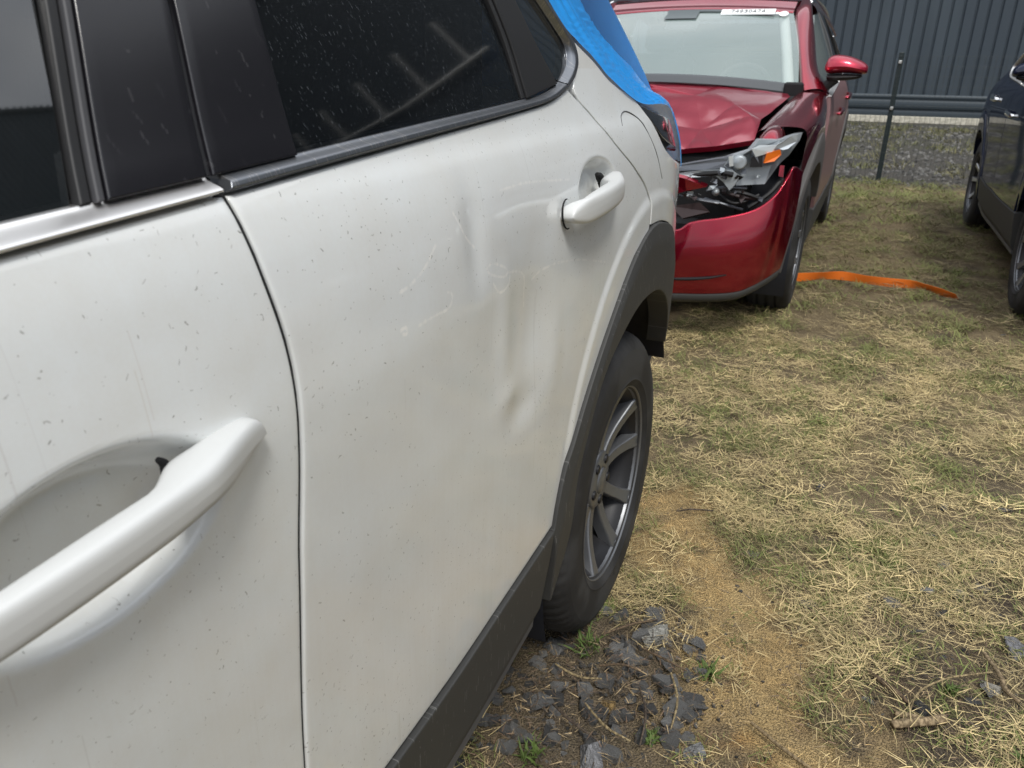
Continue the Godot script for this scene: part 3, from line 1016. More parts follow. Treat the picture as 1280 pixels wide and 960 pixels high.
	# small fixed quarter glass
	obj("quarter_window", panel({"B": [Vector2(-2.331, 1.187), Vector2(-2.349, 1.184), Vector2(-2.393, 1.203)], "T": [Vector2(-2.127, 1.44), Vector2(-2.15, 1.432), Vector2(-2.18, 1.412)], "L": [Vector2(-2.331, 1.187), Vector2(-2.282, 1.24), Vector2(-2.127, 1.44)], "R": [Vector2(-2.393, 1.203), Vector2(-2.409, 1.222), Vector2(-2.392, 1.252), Vector2(-2.31, 1.32), Vector2(-2.18, 1.412)], "us": seq(10), "vs": seq(30), "sgn": sgn, "off": -0.006, "gap": 0.0, "round": 0.001, "depth": 0.006}), M.plain_dark_glass if kind != "white" else M.clear_tint_glass, quarter)
	# A-pillar and roof rail
	var ap := []
	for q in [[0.770, 1.090, -0.40, 0.825, 1.075, -0.50], [0.735, 1.20, -0.545, 0.795, 1.195, -0.70], [0.672, 1.37, -0.80, 0.720, 1.37, -0.93], [0.612, 1.515, -1.06, 0.640, 1.525, -1.12], [0.588, 1.585, -1.30, 0.618, 1.585, -1.33]]:
		var a := Vector3(q[0], q[1], q[2])
		var b := Vector3(q[3], q[4], q[5])
		b.x = side_x(b.z, b.y) - 0.003
		ap.append([a + Vector3(-0.02, -0.012, -0.03), a, a.lerp(b, 0.5) + Vector3(0.008, 0.016, 0.006), b, b + Vector3(-0.015, -0.02, -0.02)])
	obj("front_pillar", loft(ap, 4, 6, sgn), paint, root)
	var rr := []
	for z in [-1.28, -1.6, -1.9, -2.3, -2.7, -2.95]:
		var ht: float = roof_y(z)
		var x := side_x(z, ht)
		rr.append([Vector3(x - 0.006, ht - 0.012, z), Vector3(x + 0.002, ht + 0.004, z), Vector3(x - 0.02, ht + 0.04, z), Vector3(x - 0.06, ht + 0.062, z), Vector3(x - 0.12, ht + 0.075, z)])
	obj("roof_side", loft(rr, 4, 4, sgn), paint, root)
	var rl := []
	for q in [[-1.30, 0.0], [-1.36, 0.03], [-1.45, 0.045], [-1.9, 0.05], [-2.5, 0.045], [-2.75, 0.0]]:
		var ht: float = roof_y(q[0])
		rl.append(Vector3((side_x(q[0], ht) - 0.045) * sgn, ht + 0.052 + q[1] * 0.7, q[0]))
	obj("roof_rail", tube(rl, [0.016], 10, 6), M.bright_chrome if kind != "white" else M.matte_black, root)
	# handles
	var hm: Material = M.white_handle if kind == "white" else (M.red_paint if kind == "red" else M.bright_chrome)
	obj("handle", handle_mesh(-1.265, -1.555, 0.933, 0.949, sgn, 0.034, 0.0305), hm, front)
	obj("handle", handle_mesh(-2.215, -2.485, 1.001, 1.016, sgn, 0.037, 0.040), hm, rear)
	if fine:
		var g1 := []
		for q in [Vector2(-1.476, 0.960), Vector2(-1.480, 0.955), Vector2(-1.481, 0.946), Vector2(-1.478, 0.936)]:
			g1.append(Vector3(side_x(q.x, q.y) - 0.012, q.y, q.x))
		obj("handle_slot", tube(g1, [0.002, 0.0035, 0.0045, 0.003], 10, 4), M.deep_black, front)
		var g2 := []
		for q in [Vector2(-2.418, 1.037), Vector2(-2.43, 1.032), Vector2(-2.437, 1.022), Vector2(-2.436, 1.012)]:
			g2.append(Vector3(side_x(q.x, q.y) - 0.010, q.y, q.x))
		obj("handle_slot", tube(g2, [0.004, 0.007, 0.007, 0.004], 10, 4), M.deep_black, rear)
		var gk := []
		for k in 13:
			var a := lerpf(0.45 * PI, 1.55 * PI, k / 12.0)
			var q := Vector2(-2.236 - 0.021 * cos(a), 1.002 + 0.0215 * sin(a))
			gk.append(Vector3(side_x(q.x, q.y) + 0.001, q.y, q.x))
		gk.reverse()
		obj("handle_gasket", tube(gk, [0.0010, 0.0017, 0.0010], 8), M.deep_black, rear)
	# tail lamp wrapping the corner
	var tl := panel({"B": [Vector2(-2.76, 1.125), Vector2(-2.865, 1.042), Vector2(-3.05, 0.997), Vector2(-3.24, 0.978)], "T": [Vector2(-2.765, 1.135), Vector2(-2.95, 1.130), Vector2(-3.10, 1.11), Vector2(-3.20, 1.07)], "L": [Vector2(-2.76, 1.125), Vector2(-2.765, 1.135)], "R": [Vector2(-3.24, 0.978), Vector2(-3.20, 1.07)], "us": seq(30), "vs": seq(8), "sgn": sgn, "off": -0.004, "gap": 0.001, "round": 0.002, "depth": 0.03})
	obj("tail_lamp", tl, M.smoked_lens, root)
	# mirror
	var mx := 0.0
	var mr := []
	for q in [[0.845, 1.205, 0.020, 0.018], [0.862, 1.208, 0.060, 0.052], [0.90, 1.212, 0.082, 0.060], [0.96, 1.212, 0.086, 0.054], [1.01, 1.204, 0.078, 0.046], [1.050, 1.196, 0.060, 0.034], [1.064, 1.193, 0.040, 0.022], [1.067, 1.193, 0.010, 0.006]]:
		var ring := []
		for j in 13:
			var a := TAU * (j % 12) / 12.0
			ring.append(Vector3(q[0] + mx, q[1] + sin(a) * q[3] * (1.0 if sin(a) > 0.0 else 0.62), -0.62 + cos(a) * q[2] - 0.10 * (q[0] - 0.845)))
		mr.append(ring)
	var mirror := obj("door_mirror", loft(mr, 2, 4, sgn), M.red_bonnet_paint if kind == "red" else paint, root)
	var und := []
	for q in [[0.862, 1.158, 0.040, 0.014], [0.90, 1.156, 0.066, 0.018], [0.96, 1.158, 0.070, 0.017], [1.01, 1.161, 0.060, 0.013], [1.04, 1.166, 0.036, 0.008]]:
		var ring := []
		for j in 13:
			var a := TAU * (j % 12) / 12.0
			ring.append(Vector3(q[0], q[1] + sin(a) * q[3], -0.62 + cos(a) * q[2] - 0.10 * (q[0] - 0.845)))
		und.append(ring)
	obj("mirror_underside", loft(und, 2, 3, sgn), M.matte_black, mirror)
	obj("mirror_foot", tube([Vector3(0.80 * sgn, 1.085, -0.64), Vector3(0.855 * sgn, 1.105, -0.635), Vector3(0.91 * sgn, 1.15, -0.63)], [0.034, 0.028, 0.026], 10, 4), M.matte_black, mirror)
	# wheel wells
	for za in [0.0, -2.70]:
		var P := PackedVector3Array()
		for j in 25:
			var a := lerpf(-0.35, PI - 0.34, j / 24.0)
			for x in [0.50, 0.70, 0.885]:
				P.append(Vector3(x * sgn, 0.31 + sin(a) * 0.455, za - 0.015 + cos(a) * 0.455))
		obj("wheel_well", grid(P, 3, 25), M.liner, root)
	build_wheel(root, "wheel", Vector3(0.786 * sgn, 0.30 if kind == "white" else 0.345, -2.70), sgn, fine, "grey" if kind == "white" else "bright")
	build_wheel(root, "wheel", Vector3(0.786 * sgn, 0.30 if kind == "white" else 0.345, 0.0), sgn, false, "grey" if kind == "white" else "bright")


func build_suv(called: String, kind: String, label: String, at: Vector3, turn: float) -> Node3D:
	var root := thing(called, label, "car", at, turn)
	var paint: Material = M[{"white": "white_paint", "red": "red_paint", "navy": "navy_paint"}[kind]]
	build_side(root, 1.0, kind)
	build_side(root, -1.0, kind)
	# inner tub, dark, seen only through gaps, wheel openings and glass
	var st := SurfaceTool.new()
	st.begin(Mesh.PRIMITIVE_TRIANGLES)
	add_box(st, Vector3(1.00, 0.55, 4.0), Transform3D(Basis(), Vector3(0, 0.53, -1.45)), 0.02)
	add_box(st, Vector3(1.70, 0.60, 1.66), Transform3D(Basis(), Vector3(0, 0.56, -1.35)), 0.02)
	add_box(st, Vector3(1.55, 0.36, 2.95), Transform3D(Basis(), Vector3(0, 0.93 - 0.05, -1.78)), 0.02)
	add_box(st, Vector3(1.40, 0.60, 0.26), Transform3D(Basis(), Vector3(0, 0.60, -3.34)), 0.02)
	st.generate_normals()
	obj("underbody", st.commit(), M.deep_black, root)
	# roof
	var rows := []
	for q in [[-1.235, 1.575, 0.03], [-1.45, 1.612, 0.032], [-1.9, 1.632, 0.034], [-2.4, 1.612, 0.034], [-2.9, 1.535, 0.03]]:
		var ht: float = 1.555 - 0.10 * pow(absf(q[0] + 1.9), 2.0)
		var e := side_x(q[0], ht) - 0.115
		var row := []
		for k in 7:
			var u := -1.0 + k / 3.0
			row.append(Vector3(e * u, lerpf(q[1] + q[2], ht + 0.074, absf(u) ** 2.4), q[0]))
		rows.append(row)
	obj("roof", loft(rows, 3, 4), paint, root)
	# windscreen with a dark printed border
	var ws := []
	var band := []
	for k in 9:
		var u := -1.0 + k / 4.0
		var bot := Vector3(0.735 * u, 1.105 + 0.045 * (1 - u * u), -0.44 + 0.10 * (1 - u * u))
		var tp := Vector3(0.585 * u, 1.512 + 0.026 * (1 - u * u), -1.09 - 0.02 * (1 - u * u))
		var mid := bot.lerp(tp, 0.5) + Vector3(0.012 * u, 0.022, 0.008)
		ws.append([bot, mid, tp])
		band.append([bot + Vector3(0, -0.03, 0.045), bot + Vector3(0, 0.004, 0.002), bot.lerp(mid, 0.04) + Vector3(0, 0.004, 0.001)])
	var screen := obj("windscreen", loft(ws, 8, 3), M.screen_glass if kind != "navy" else M.plain_dark_glass, root)
	obj("cowl", loft(band, 4, 3), M.black_band, root)
	if kind != "navy":
		for q in [[-0.31, 0.31, 0.935, 0.985], [-0.29, 0.04, 0.80, 0.935]]:
			var patch := []
			for k in 4:
				var u: float = lerpf(q[0], q[1], k / 3.0)
				var col := []
				for j in 3:
					var t: float = lerpf(q[2], q[3], j / 2.0)
					var bot := Vector3(0.735 * u, 1.105 + 0.045 * (1 - u * u), -0.44 + 0.10 * (1 - u * u))
					var tp := Vector3(0.585 * u, 1.512 + 0.026 * (1 - u * u), -1.09 - 0.02 * (1 - u * u))
					col.append(bot.lerp(tp, t) + Vector3(0, 0.022, 0.008) * 4.0 * t * (1.0 - t) + Vector3(0, 0.004, 0.0024))
				patch.append(col)
			obj("printed_band", loft(patch, 3, 3), M.screen_print, screen)
		for sx in [-1.0, 1.0]:
			obj("pillar_lining", tube([Vector3(0.675 * sx, 1.10, -0.52), Vector3(0.605 * sx, 1.30, -0.82), Vector3(0.535 * sx, 1.475, -1.11)], [0.03], 10, 4), M.trim_grey, root)
	var head := []
	for k in 9:
		var u := -1.0 + k / 4.0
		var tp := Vector3(0.585 * u, 1.512 + 0.026 * (1 - u * u), -1.09 - 0.02 * (1 - u * u))
		head.append([tp + Vector3(0, -0.004, 0.012), tp + Vector3(0, 0.008, -0.004), tp + Vector3(0, 0.03, -0.06), Vector3(tp.x, 1.584 + 0.022 * (1 - u * u), -1.24)])
	obj("roof_front_edge", loft(head, 4, 3), paint, root)
	if kind != "navy":
		# sensor housing behind the glass, dashboard, seats
		var sb := SurfaceTool.new()
		sb.begin(Mesh.PRIMITIVE_TRIANGLES)
		var tilt := Basis(Vector3.RIGHT, deg_to_rad(32.0))
		add_box(sb, Vector3(0.36, 0.02, 0.09), Transform3D(tilt, Vector3(0.0, 1.492, -1.045)), 0.006)
		add_box(sb, Vector3(0.20, 0.03, 0.15), Transform3D(tilt, Vector3(-0.06, 1.452, -0.98)), 0.012)
		sb.generate_normals()
		obj("sensor_housing", sb.commit(), M.black_band, root)
		obj("dashboard", tube([Vector3(-0.70, 1.02, -0.62), Vector3(0, 1.05, -0.56), Vector3(0.70, 1.02, -0.62)], [0.13], 14, 5, PackedColorArray(), Vector2(1.5, 0.7)), M.seat, root)
		for x in [-0.36, 0.36]:
			var se := SurfaceTool.new()
			se.begin(Mesh.PRIMITIVE_TRIANGLES)
			add_box(se, Vector3(0.50, 0.62, 0.16), Transform3D(Basis(Vector3.RIGHT, -0.3), Vector3(x, 0.98, -1.62)), 0.05)
			add_box(se, Vector3(0.27, 0.18, 0.10), Transform3D(Basis(Vector3.RIGHT, -0.2), Vector3(x, 1.38, -1.73)), 0.035)
			se.generate_normals()
			obj("front_seat", se.commit(), M.seat, root)
		var ring := []
		for k in 25:
			var a := TAU * k / 24.0
			ring.append(Vector3(0.36 + cos(a) * 0.18, 1.05 + sin(a) * 0.165, -0.93 - sin(a) * 0.07))
		obj("steering_wheel", tube(ring, [0.016], 8), M.seat, root)
		obj("rear_bench", box(Vector3(1.2, 0.70, 0.18), Vector3(0, 1.0, -2.55), 0.05), M.seat, root)
	if kind == "red":
		build_red_front(root, screen)
	else:
		build_plain_front(root, paint, kind)
	# tail, below the film on the white car
	var tail := []
	var low := []
	for k in 9:
		var u := -1.0 + k / 4.0
		var bend := 0.16 * pow(absf(u), 3.0)
		low.append([Vector3(0.78 * u, 0.24, -3.44 + bend), Vector3(0.80 * u, 0.40, -3.55 + bend), Vector3(0.82 * u, 0.63, -3.585 + bend), Vector3(0.81 * u, 0.66, -3.56 + bend)])
		tail.append([Vector3(0.815 * u, 0.62, -3.57 + bend), Vector3(0.80 * u, 0.85, -3.54 + bend), Vector3(0.78 * u, 1.06, -3.50 + bend), Vector3(0.70 * u, 1.30, -3.28 + bend * 0.8), Vector3(0.60 * u, 1.54, -2.98 + bend * 0.5)])
	obj("tailgate", loft(tail, 4, 3), paint, root)
	obj("rear_bumper", loft(low, 4, 3), M.cladding, root)
	return root


func build_plain_front(root: Node3D, paint: Material, kind: String) -> void:
	var hood := []
	for k in 9:
		var u := -1.0 + k / 4.0
		var row := []
		for q in [[-0.40, 0.735, 1.075, 0.05], [-0.1, 0.715, 1.045, 0.045], [0.2, 0.690, 0.995, 0.045], [0.45, 0.665, 0.930, 0.05], [0.70, 0.60, 0.85, 0.06]]:
			row.append(Vector3(q[1] * u, q[2] + q[3] * (1.0 - u * u), q[0] + 0.07 * (1 - u * u)))
		hood.append(row)
	obj("bonnet", loft(hood, 5, 4), paint, root)
	var bp := []
	for k in 13:
		var u := -1.0 + k / 6.0
		var s := 0.92 - 0.40 * pow(absf(u), 4.0)
		bp.append([Vector3(0.895 * u, 0.22, s - 0.05), Vector3(0.905 * u, 0.42, s), Vector3(0.90 * u, 0.62, s - 0.01), Vector3(0.87 * u, 0.80, s - 0.06), Vector3(0.80 * u, 0.88, s - 0.14)])
	obj("front_bumper", loft(bp, 4, 3), paint, root)
	obj("grille", box(Vector3(0.9, 0.26, 0.06), Vector3(0, 0.66, 0.90), 0.02), M.matte_black, root)
	for x in [-0.66, 0.66]:
		obj("headlight", box(Vector3(0.34, 0.10, 0.10), Vector3(x, 0.80, 0.72), 0.03), M.lamp_clear, root)


func build_red_front(root: Node3D, screen: Node3D) -> void:
	var paint: Material = M.red_paint
	# crumpled bonnet: flat facets between sharp folds
	var V := {"r0": Vector3(-0.72, 1.085, -0.36), "r1": Vector3(-0.15, 1.124, -0.36), "r2": Vector3(0.313, 1.108, -0.36), "r3": Vector3(0.690, 1.072, -0.36), "m0": Vector3(-0.73, 1.055, -0.22), "m1": Vector3(-0.002, 1.083, -0.27), "m2": Vector3(0.241, 1.059, -0.14), "m3": Vector3(0.717, 1.060, -0.27), "ap": Vector3(0.481, 1.028, 0.05),
		"v6": Vector3(0.648, 0.968, 0.25), "v7": Vector3(0.600, 0.985, 0.25), "v8": Vector3(0.670, 0.899, 0.55), "v9": Vector3(0.499, 0.866, 0.60), "v10": Vector3(0.372, 0.849, 0.60), "v11": Vector3(0.379, 0.917, 0.33), "v12": Vector3(0.279, 0.833, 0.60), "v13": Vector3(0.048, 0.945, 0.25), "l0": Vector3(-0.68, 0.99, 0.15), "l1": Vector3(-0.15, 0.93, 0.25), "f1": Vector3(-0.03, 0.78, 0.60), "f0": Vector3(-0.62, 0.89, 0.60)}
	var st := SurfaceTool.new()
	st.begin(Mesh.PRIMITIVE_TRIANGLES)
	var n := noise(71, 4.0, 3)
	var group := 0
	for f in ["r0 r1 m1", "r0 m1 m0", "r1 r2 m2", "r1 m2 m1", "r2 r3 m3", "r2 m3 ap", "r2 ap m2", "m1 m2 v13", "m2 ap v11", "m2 v11 v13", "ap m3 v6", "ap v6 v7", "v7 v6 v8", "ap v7 v11", "v7 v8 v9", "v7 v9 v11", "v11 v9 v10", "v13 v11 v10", "v13 v10 v12", "m0 m1 l1", "m0 l1 l0", "m1 v13 l1", "l1 v13 v12", "l1 v12 f1", "l0 l1 f1", "l0 f1 f0"]:
		var c: PackedStringArray = f.split(" ")
		var p0: Vector3 = V[c[0]]
		var p1: Vector3 = V[c[1]]
		var p2: Vector3 = V[c[2]]
		st.set_smooth_group(group)
		group += 1
		var sub := 10
		for i in sub:
			for j in sub - i:
				var cells := [[[i, j], [i + 1, j], [i, j + 1]]]
				if i + j < sub - 1:
					cells.append([[i + 1, j], [i + 1, j + 1], [i, j + 1]])
				for cell in cells:
					for q in cell:
						var u := float(q[0]) / sub
						var v := float(q[1]) / sub
						var p := p0 * (1.0 - u - v) + p1 * u + p2 * v
						var inner := minf(minf(u, v), 1.0 - u - v)
						p += Vector3(0, 1, 0.3) * (0.012 * inner + 0.004 * n.get_noise_3dv(p) + 0.0012 * n.get_noise_3dv(p * 6.0))
						st.add_vertex(p)
	var lip := ["f0", "f1", "v12", "v10", "v9", "v8"]
	for k in lip.size() - 1:
		st.set_smooth_group(group)
		group += 1
		var a: Vector3 = V[lip[k]]
		var b: Vector3 = V[lip[k + 1]]
		var d := Vector3(0, -0.022, -0.012)
		for v in [a, b, b + d, a, b + d, a + d]:
			st.add_vertex(v)
	st.generate_normals()
	var hood := obj("bonnet", st.commit(), M.red_bonnet_paint, root)
	tag(hood, "crumpled red bonnet pushed up in sharp folds")
	obj("wiper_well", box(Vector3(0.10, 0.09, 0.06), Vector3(0.715, 1.085, -0.40), 0.01), M.deep_black, root)
	# bumper skin: [top s, l, h, bottom s, l, h]
	var stations := [[0.535, 0.897, 0.775, 0.640, 0.868, 0.345], [0.643, 0.866, 0.801, 0.690, 0.835, 0.320], [0.672, 0.849, 0.758, 0.715, 0.808, 0.302], [0.724, 0.814, 0.687, 0.744, 0.784, 0.288], [0.771, 0.744, 0.626, 0.790, 0.715, 0.257], [0.823, 0.618, 0.588, 0.835, 0.60, 0.243], [0.860, 0.484, 0.561, 0.870, 0.449, 0.235], [0.873, 0.433, 0.526, 0.878, 0.40, 0.235], [0.90, 0.20, 0.50, 0.91, 0.20, 0.235], [0.92, 0.0, 0.50, 0.92, 0.0, 0.235], [0.91, -0.20, 0.52, 0.91, -0.20, 0.235], [0.87, -0.45, 0.60, 0.87, -0.45, 0.235], [0.78, -0.72, 0.68, 0.79, -0.715, 0.26], [0.60, -0.89, 0.76, 0.64, -0.87, 0.34]]
	var skin := []
	var valance := []
	for q in stations:
		var t := Vector3(q[1], q[2], q[0])
		var b := Vector3(q[4], q[5], q[3])
		var outw := Vector3(t.x * 0.55, 0, 0.6).normalized()
		var inw := -outw
		var row := [t + inw * 0.030 + Vector3(0, -0.012, 0), t + inw * 0.016, t + inw * 0.004 + Vector3(0, -0.001, 0), t + Vector3(0, -0.010, 0)]
		for k in [0.25, 0.5, 0.75]:
			row.append(t.lerp(b, k) + outw * 0.022 * sin(PI * k))
		row.append(b)
		row.append(b + inw * 0.02 + Vector3(0, -0.006, 0))
		skin.append(row)
		valance.append([b + inw * 0.010 + Vector3(0, 0.004, 0), b + inw * 0.002 + Vector3(0, -0.012, 0), b + inw * 0.012 + Vector3(0, -0.040, 0), b + inw * 0.05 + Vector3(0, -0.056, 0)])
	var bumper := obj("front_bumper", loft(skin, 3, 5), paint, root)
	tag(bumper, "torn red front bumper hanging below the open lamp")
	obj("valance", loft(valance, 3, 4), M.cladding, bumper)
	var slot := []
	for q in [[0.862, 0.30, 0.300], [0.846, 0.47, 0.305], [0.828, 0.58, 0.318], [0.802, 0.66, 0.335]]:
		slot.append(Vector3(q[1], q[2], q[0] + 0.030))
	obj("bumper_slot", tube(slot, [0.010, 0.011, 0.008, 0.003], 8, 4, PackedColorArray(), Vector2(1.0, 0.8)), M.deep_black, bumper)
	# dark cavity behind the missing lamp and grille
	obj("engine_bay", box(Vector3(1.34, 0.40, 0.75), Vector3(-0.02, 0.64, 0.20), 0.03), M.deep_black, root)
	obj("crash_beam", box(Vector3(1.10, 0.10, 0.08), Vector3(-0.05, 0.50, 0.70), 0.02), M.matte_black, root)
	# broken headlight
	var lamp := Node3D.new()
	lamp.name = "headlight"
	root.add_child(lamp, true)
	tag(lamp, "smashed headlight hanging loose from its mount")
	var back := Vector3(-0.02, 0, -0.06)
	obj("housing", plate([Vector3(0.857, 0.927, 0.37), Vector3(0.852, 0.895, 0.40), Vector3(0.822, 0.835, 0.478), Vector3(0.795, 0.804, 0.586), Vector3(0.753, 0.722, 0.657), Vector3(0.639, 0.716, 0.724), Vector3(0.605, 0.773, 0.733), Vector3(0.579, 0.800, 0.741), Vector3(0.598, 0.838, 0.735), Vector3(0.680, 0.868, 0.712), Vector3(0.708, 0.911, 0.686), Vector3(0.786, 0.908, 0.602)], back), M.lamp_silver, lamp)
	obj("clear_blade", plate([Vector3(0.708, 0.843, 0.730), Vector3(0.690, 0.877, 0.745), Vector3(0.718, 0.893, 0.722), Vector3(0.786, 0.893, 0.680), Vector3(0.830, 0.924, 0.585), Vector3(0.850, 0.930, 0.520), Vector3(0.850, 0.898, 0.520), Vector3(0.824, 0.872, 0.606), Vector3(0.769, 0.864, 0.695)], Vector3(-0.01, -0.004, -0.03)), M.lamp_clear, lamp)
	obj("dark_surround", plate([Vector3(0.695, 0.856, 0.738), Vector3(0.790, 0.878, 0.672), Vector3(0.815, 0.868, 0.640), Vector3(0.790, 0.812, 0.665), Vector3(0.735, 0.802, 0.712)], Vector3(-0.01, 0, -0.02)), M.lamp_grey, lamp)
	obj("amber_reflector", plate([Vector3(0.744, 0.818, 0.722), Vector3(0.752, 0.860, 0.718), Vector3(0.800, 0.874, 0.672), Vector3(0.806, 0.853, 0.660), Vector3(0.784, 0.826, 0.694)], Vector3(-0.01, 0, -0.03)), M.amber, lamp)
	obj("dark_pocket", plate([Vector3(0.690, 0.800, 0.738), Vector3(0.692, 0.842, 0.735), Vector3(0.735, 0.850, 0.712), Vector3(0.738, 0.800, 0.712)], Vector3(0, 0, -0.02)), M.deep_black, lamp)
	obj("reflector_bar", plate([Vector3(0.344, 0.784, 0.790), Vector3(0.459, 0.810, 0.770), Vector3(0.560, 0.830, 0.745), Vector3(0.606, 0.842, 0.732), Vector3(0.618, 0.824, 0.730), Vector3(0.615, 0.793, 0.730), Vector3(0.496, 0.779, 0.762), Vector3(0.353, 0.767, 0.790)], Vector3(0, 0.004, -0.04)), M.lamp_grey, lamp)
	obj("bright_edge", plate([Vector3(0.598, 0.842, 0.765), Vector3(0.616, 0.846, 0.760), Vector3(0.622, 0.802, 0.756), Vector3(0.606, 0.800, 0.760)], Vector3(0, 0, -0.02)), M.lamp_clear, lamp)
	obj("projector", tube([Vector3(0.640, 0.815, 0.715), Vector3(0.644, 0.817, 0.745), Vector3(0.645, 0.817, 0.748)], [0.034, 0.031, 0.022], 16), M.lamp_silver, lamp)
	obj("lower_bracket", plate([Vector3(0.361, 0.756, 0.815), Vector3(0.502, 0.779, 0.785), Vector3(0.617, 0.786, 0.755), Vector3(0.653, 0.760, 0.745), Vector3(0.635, 0.718, 0.750), Vector3(0.617, 0.697, 0.755), Vector3(0.590, 0.730, 0.762), Vector3(0.554, 0.757, 0.772), Vector3(0.438, 0.746, 0.803)], Vector3(0, 0, -0.03)), M.lamp_silver, lamp)
	obj("tie_rod", tube([Vector3(0.31, 0.757, 0.79), Vector3(0.45, 0.757, 0.785), Vector3(0.58, 0.772, 0.775), Vector3(0.625, 0.765, 0.76)], [0.008, 0.010, 0.011, 0.012], 8, 4), M.deep_black, lamp)
	obj("fog_lamp", tube([Vector3(0.560, 0.688, 0.765), Vector3(0.565, 0.690, 0.785)], [0.018, 0.012], 12), M.lamp_silver, lamp)
	obj("bent_bracket", tube([Vector3(0.40, 0.662, 0.775), Vector3(0.48, 0.650, 0.77), Vector3(0.58, 0.640, 0.76)], [0.006, 0.014, 0.016], 8, 4, PackedColorArray(), Vector2(1.0, 0.6)), M.lamp_grey, lamp)
	var r := RandomNumberGenerator.new()
	r.seed = 606
	for k in 5:
		var a := Vector3(r.randf_range(0.50, 0.62), r.randf_range(0.63, 0.69), 0.70)
		obj("hose", tube([a, a + Vector3(0.08, r.randf_range(-0.03, 0.05), 0.03), a + Vector3(0.17, r.randf_range(-0.05, 0.05), -0.02)], [r.randf_range(0.006, 0.013)], 8, 5), M[["matte_black", "lamp_grey", "torn_plastic"][k % 3]], root)
	for k in 28:
		var c := Vector3(r.randf_range(0.40, 0.76), r.randf_range(0.655, 0.79), 0)
		c.z = 0.80 - 0.10 * smoothstep(0.5, 0.8, c.x)
		var w := r.randf_range(0.008, 0.026)
		var t := r.randf() * TAU
		var e := []
		for q in [0.0, 1.9, 3.4, 4.8]:
			var d := Vector2.from_angle(t + q) * w * r.randf_range(0.5, 1.2)
			e.append(c + Vector3(d.x, d.y * 0.7, r.randf_range(-0.02, 0.02)))
		obj("broken_shard", plate(e, Vector3(0, 0, -0.006)), M[["lamp_silver", "lamp_grey", "lamp_clear", "matte_black", "torn_plastic", "deep_black"][k % 6]], lamp)
	# torn grille surround and bits in the hole
	obj("grille_shard", plate([Vector3(0.30, 0.765, 0.835), Vector3(0.43, 0.745, 0.828), Vector3(0.525, 0.712, 0.80), Vector3(0.44, 0.690, 0.82), Vector3(0.325, 0.650, 0.835)], Vector3(0, 0.01, -0.02)), paint, root)
	obj("torn_bracket", plate([Vector3(0.37, 0.615, 0.80), Vector3(0.50, 0.64, 0.79), Vector3(0.545, 0.60, 0.775), Vector3(0.43, 0.565, 0.80)], Vector3(0, -0.01, -0.03)), M.torn_plastic, root)
	obj("wing_bracket", tube([Vector3(0.70, 0.62, 0.70), Vector3(0.775, 0.68, 0.67), Vector3(0.82, 0.745, 0.62)], [0.012, 0.010, 0.012], 8, 4), M.matte_black, root)
	obj("paint_flake", plate([Vector3(0.806, 0.760, 0.655), Vector3(0.806, 0.805, 0.650), Vector3(0.824, 0.805, 0.645), Vector3(0.826, 0.755, 0.648)], Vector3(0, 0, -0.015)), paint, root)
	var lump := []
	for q in [[0.672, 0.882, 0.52], [0.690, 0.925, 0.47], [0.725, 0.952, 0.44], [0.765, 0.945, 0.45], [0.792, 0.905, 0.50]]:
		var t := Vector3(q[0], q[1], q[2])
		lump.append([t + Vector3(0, 0.0, -0.09), t, t.lerp(Vector3(0.735, 0.885, 0.58), 0.5) + Vector3(0, 0.012, 0.02), Vector3(lerpf(q[0], 0.735, 0.6), 0.872, 0.585)])
	obj("wing_tip", loft(lump, 4, 4), paint, root)
	# windscreen sheet and stickers
	var tilt := Basis(Vector3.RIGHT, deg_to_rad(-59.0))
	var sx := Transform3D(tilt, Vector3(0.321, 1.517, -1.050))
	var card := obj("windscreen_label", box(Vector3(0.325, 0.062, 0.002), Vector3.ZERO, 0.0008), M.paper, root)
	card.transform = sx
	var tm := TextMesh.new()
	tm.text = "74930474"
	var f := SystemFont.new()
	f.font_names = PackedStringArray(["Droid Sans Mono"])
	tm.font = f
	tm.font_size = 40
	tm.pixel_size = 0.0011
	tm.depth = 0.002
	var tx := obj("lettering", tm, M.ink, card)
	tx.position = Vector3(0.0, 0.004, 0.002)
	for q in [[0.534, 1.503, 0.028], [0.497, 1.507, 0.012]]:
		var dot := PackedVector2Array([Vector2(0.0, 0.002), Vector2(q[2], 0.002), Vector2(q[2], 0.0)])
		var o := obj("sticker", lathe(dot, 20), M.paper, root)
		o.transform = Transform3D(tilt * Basis(Vector3.UP, -PI / 2), Vector3(q[0], q[1], -1.047))


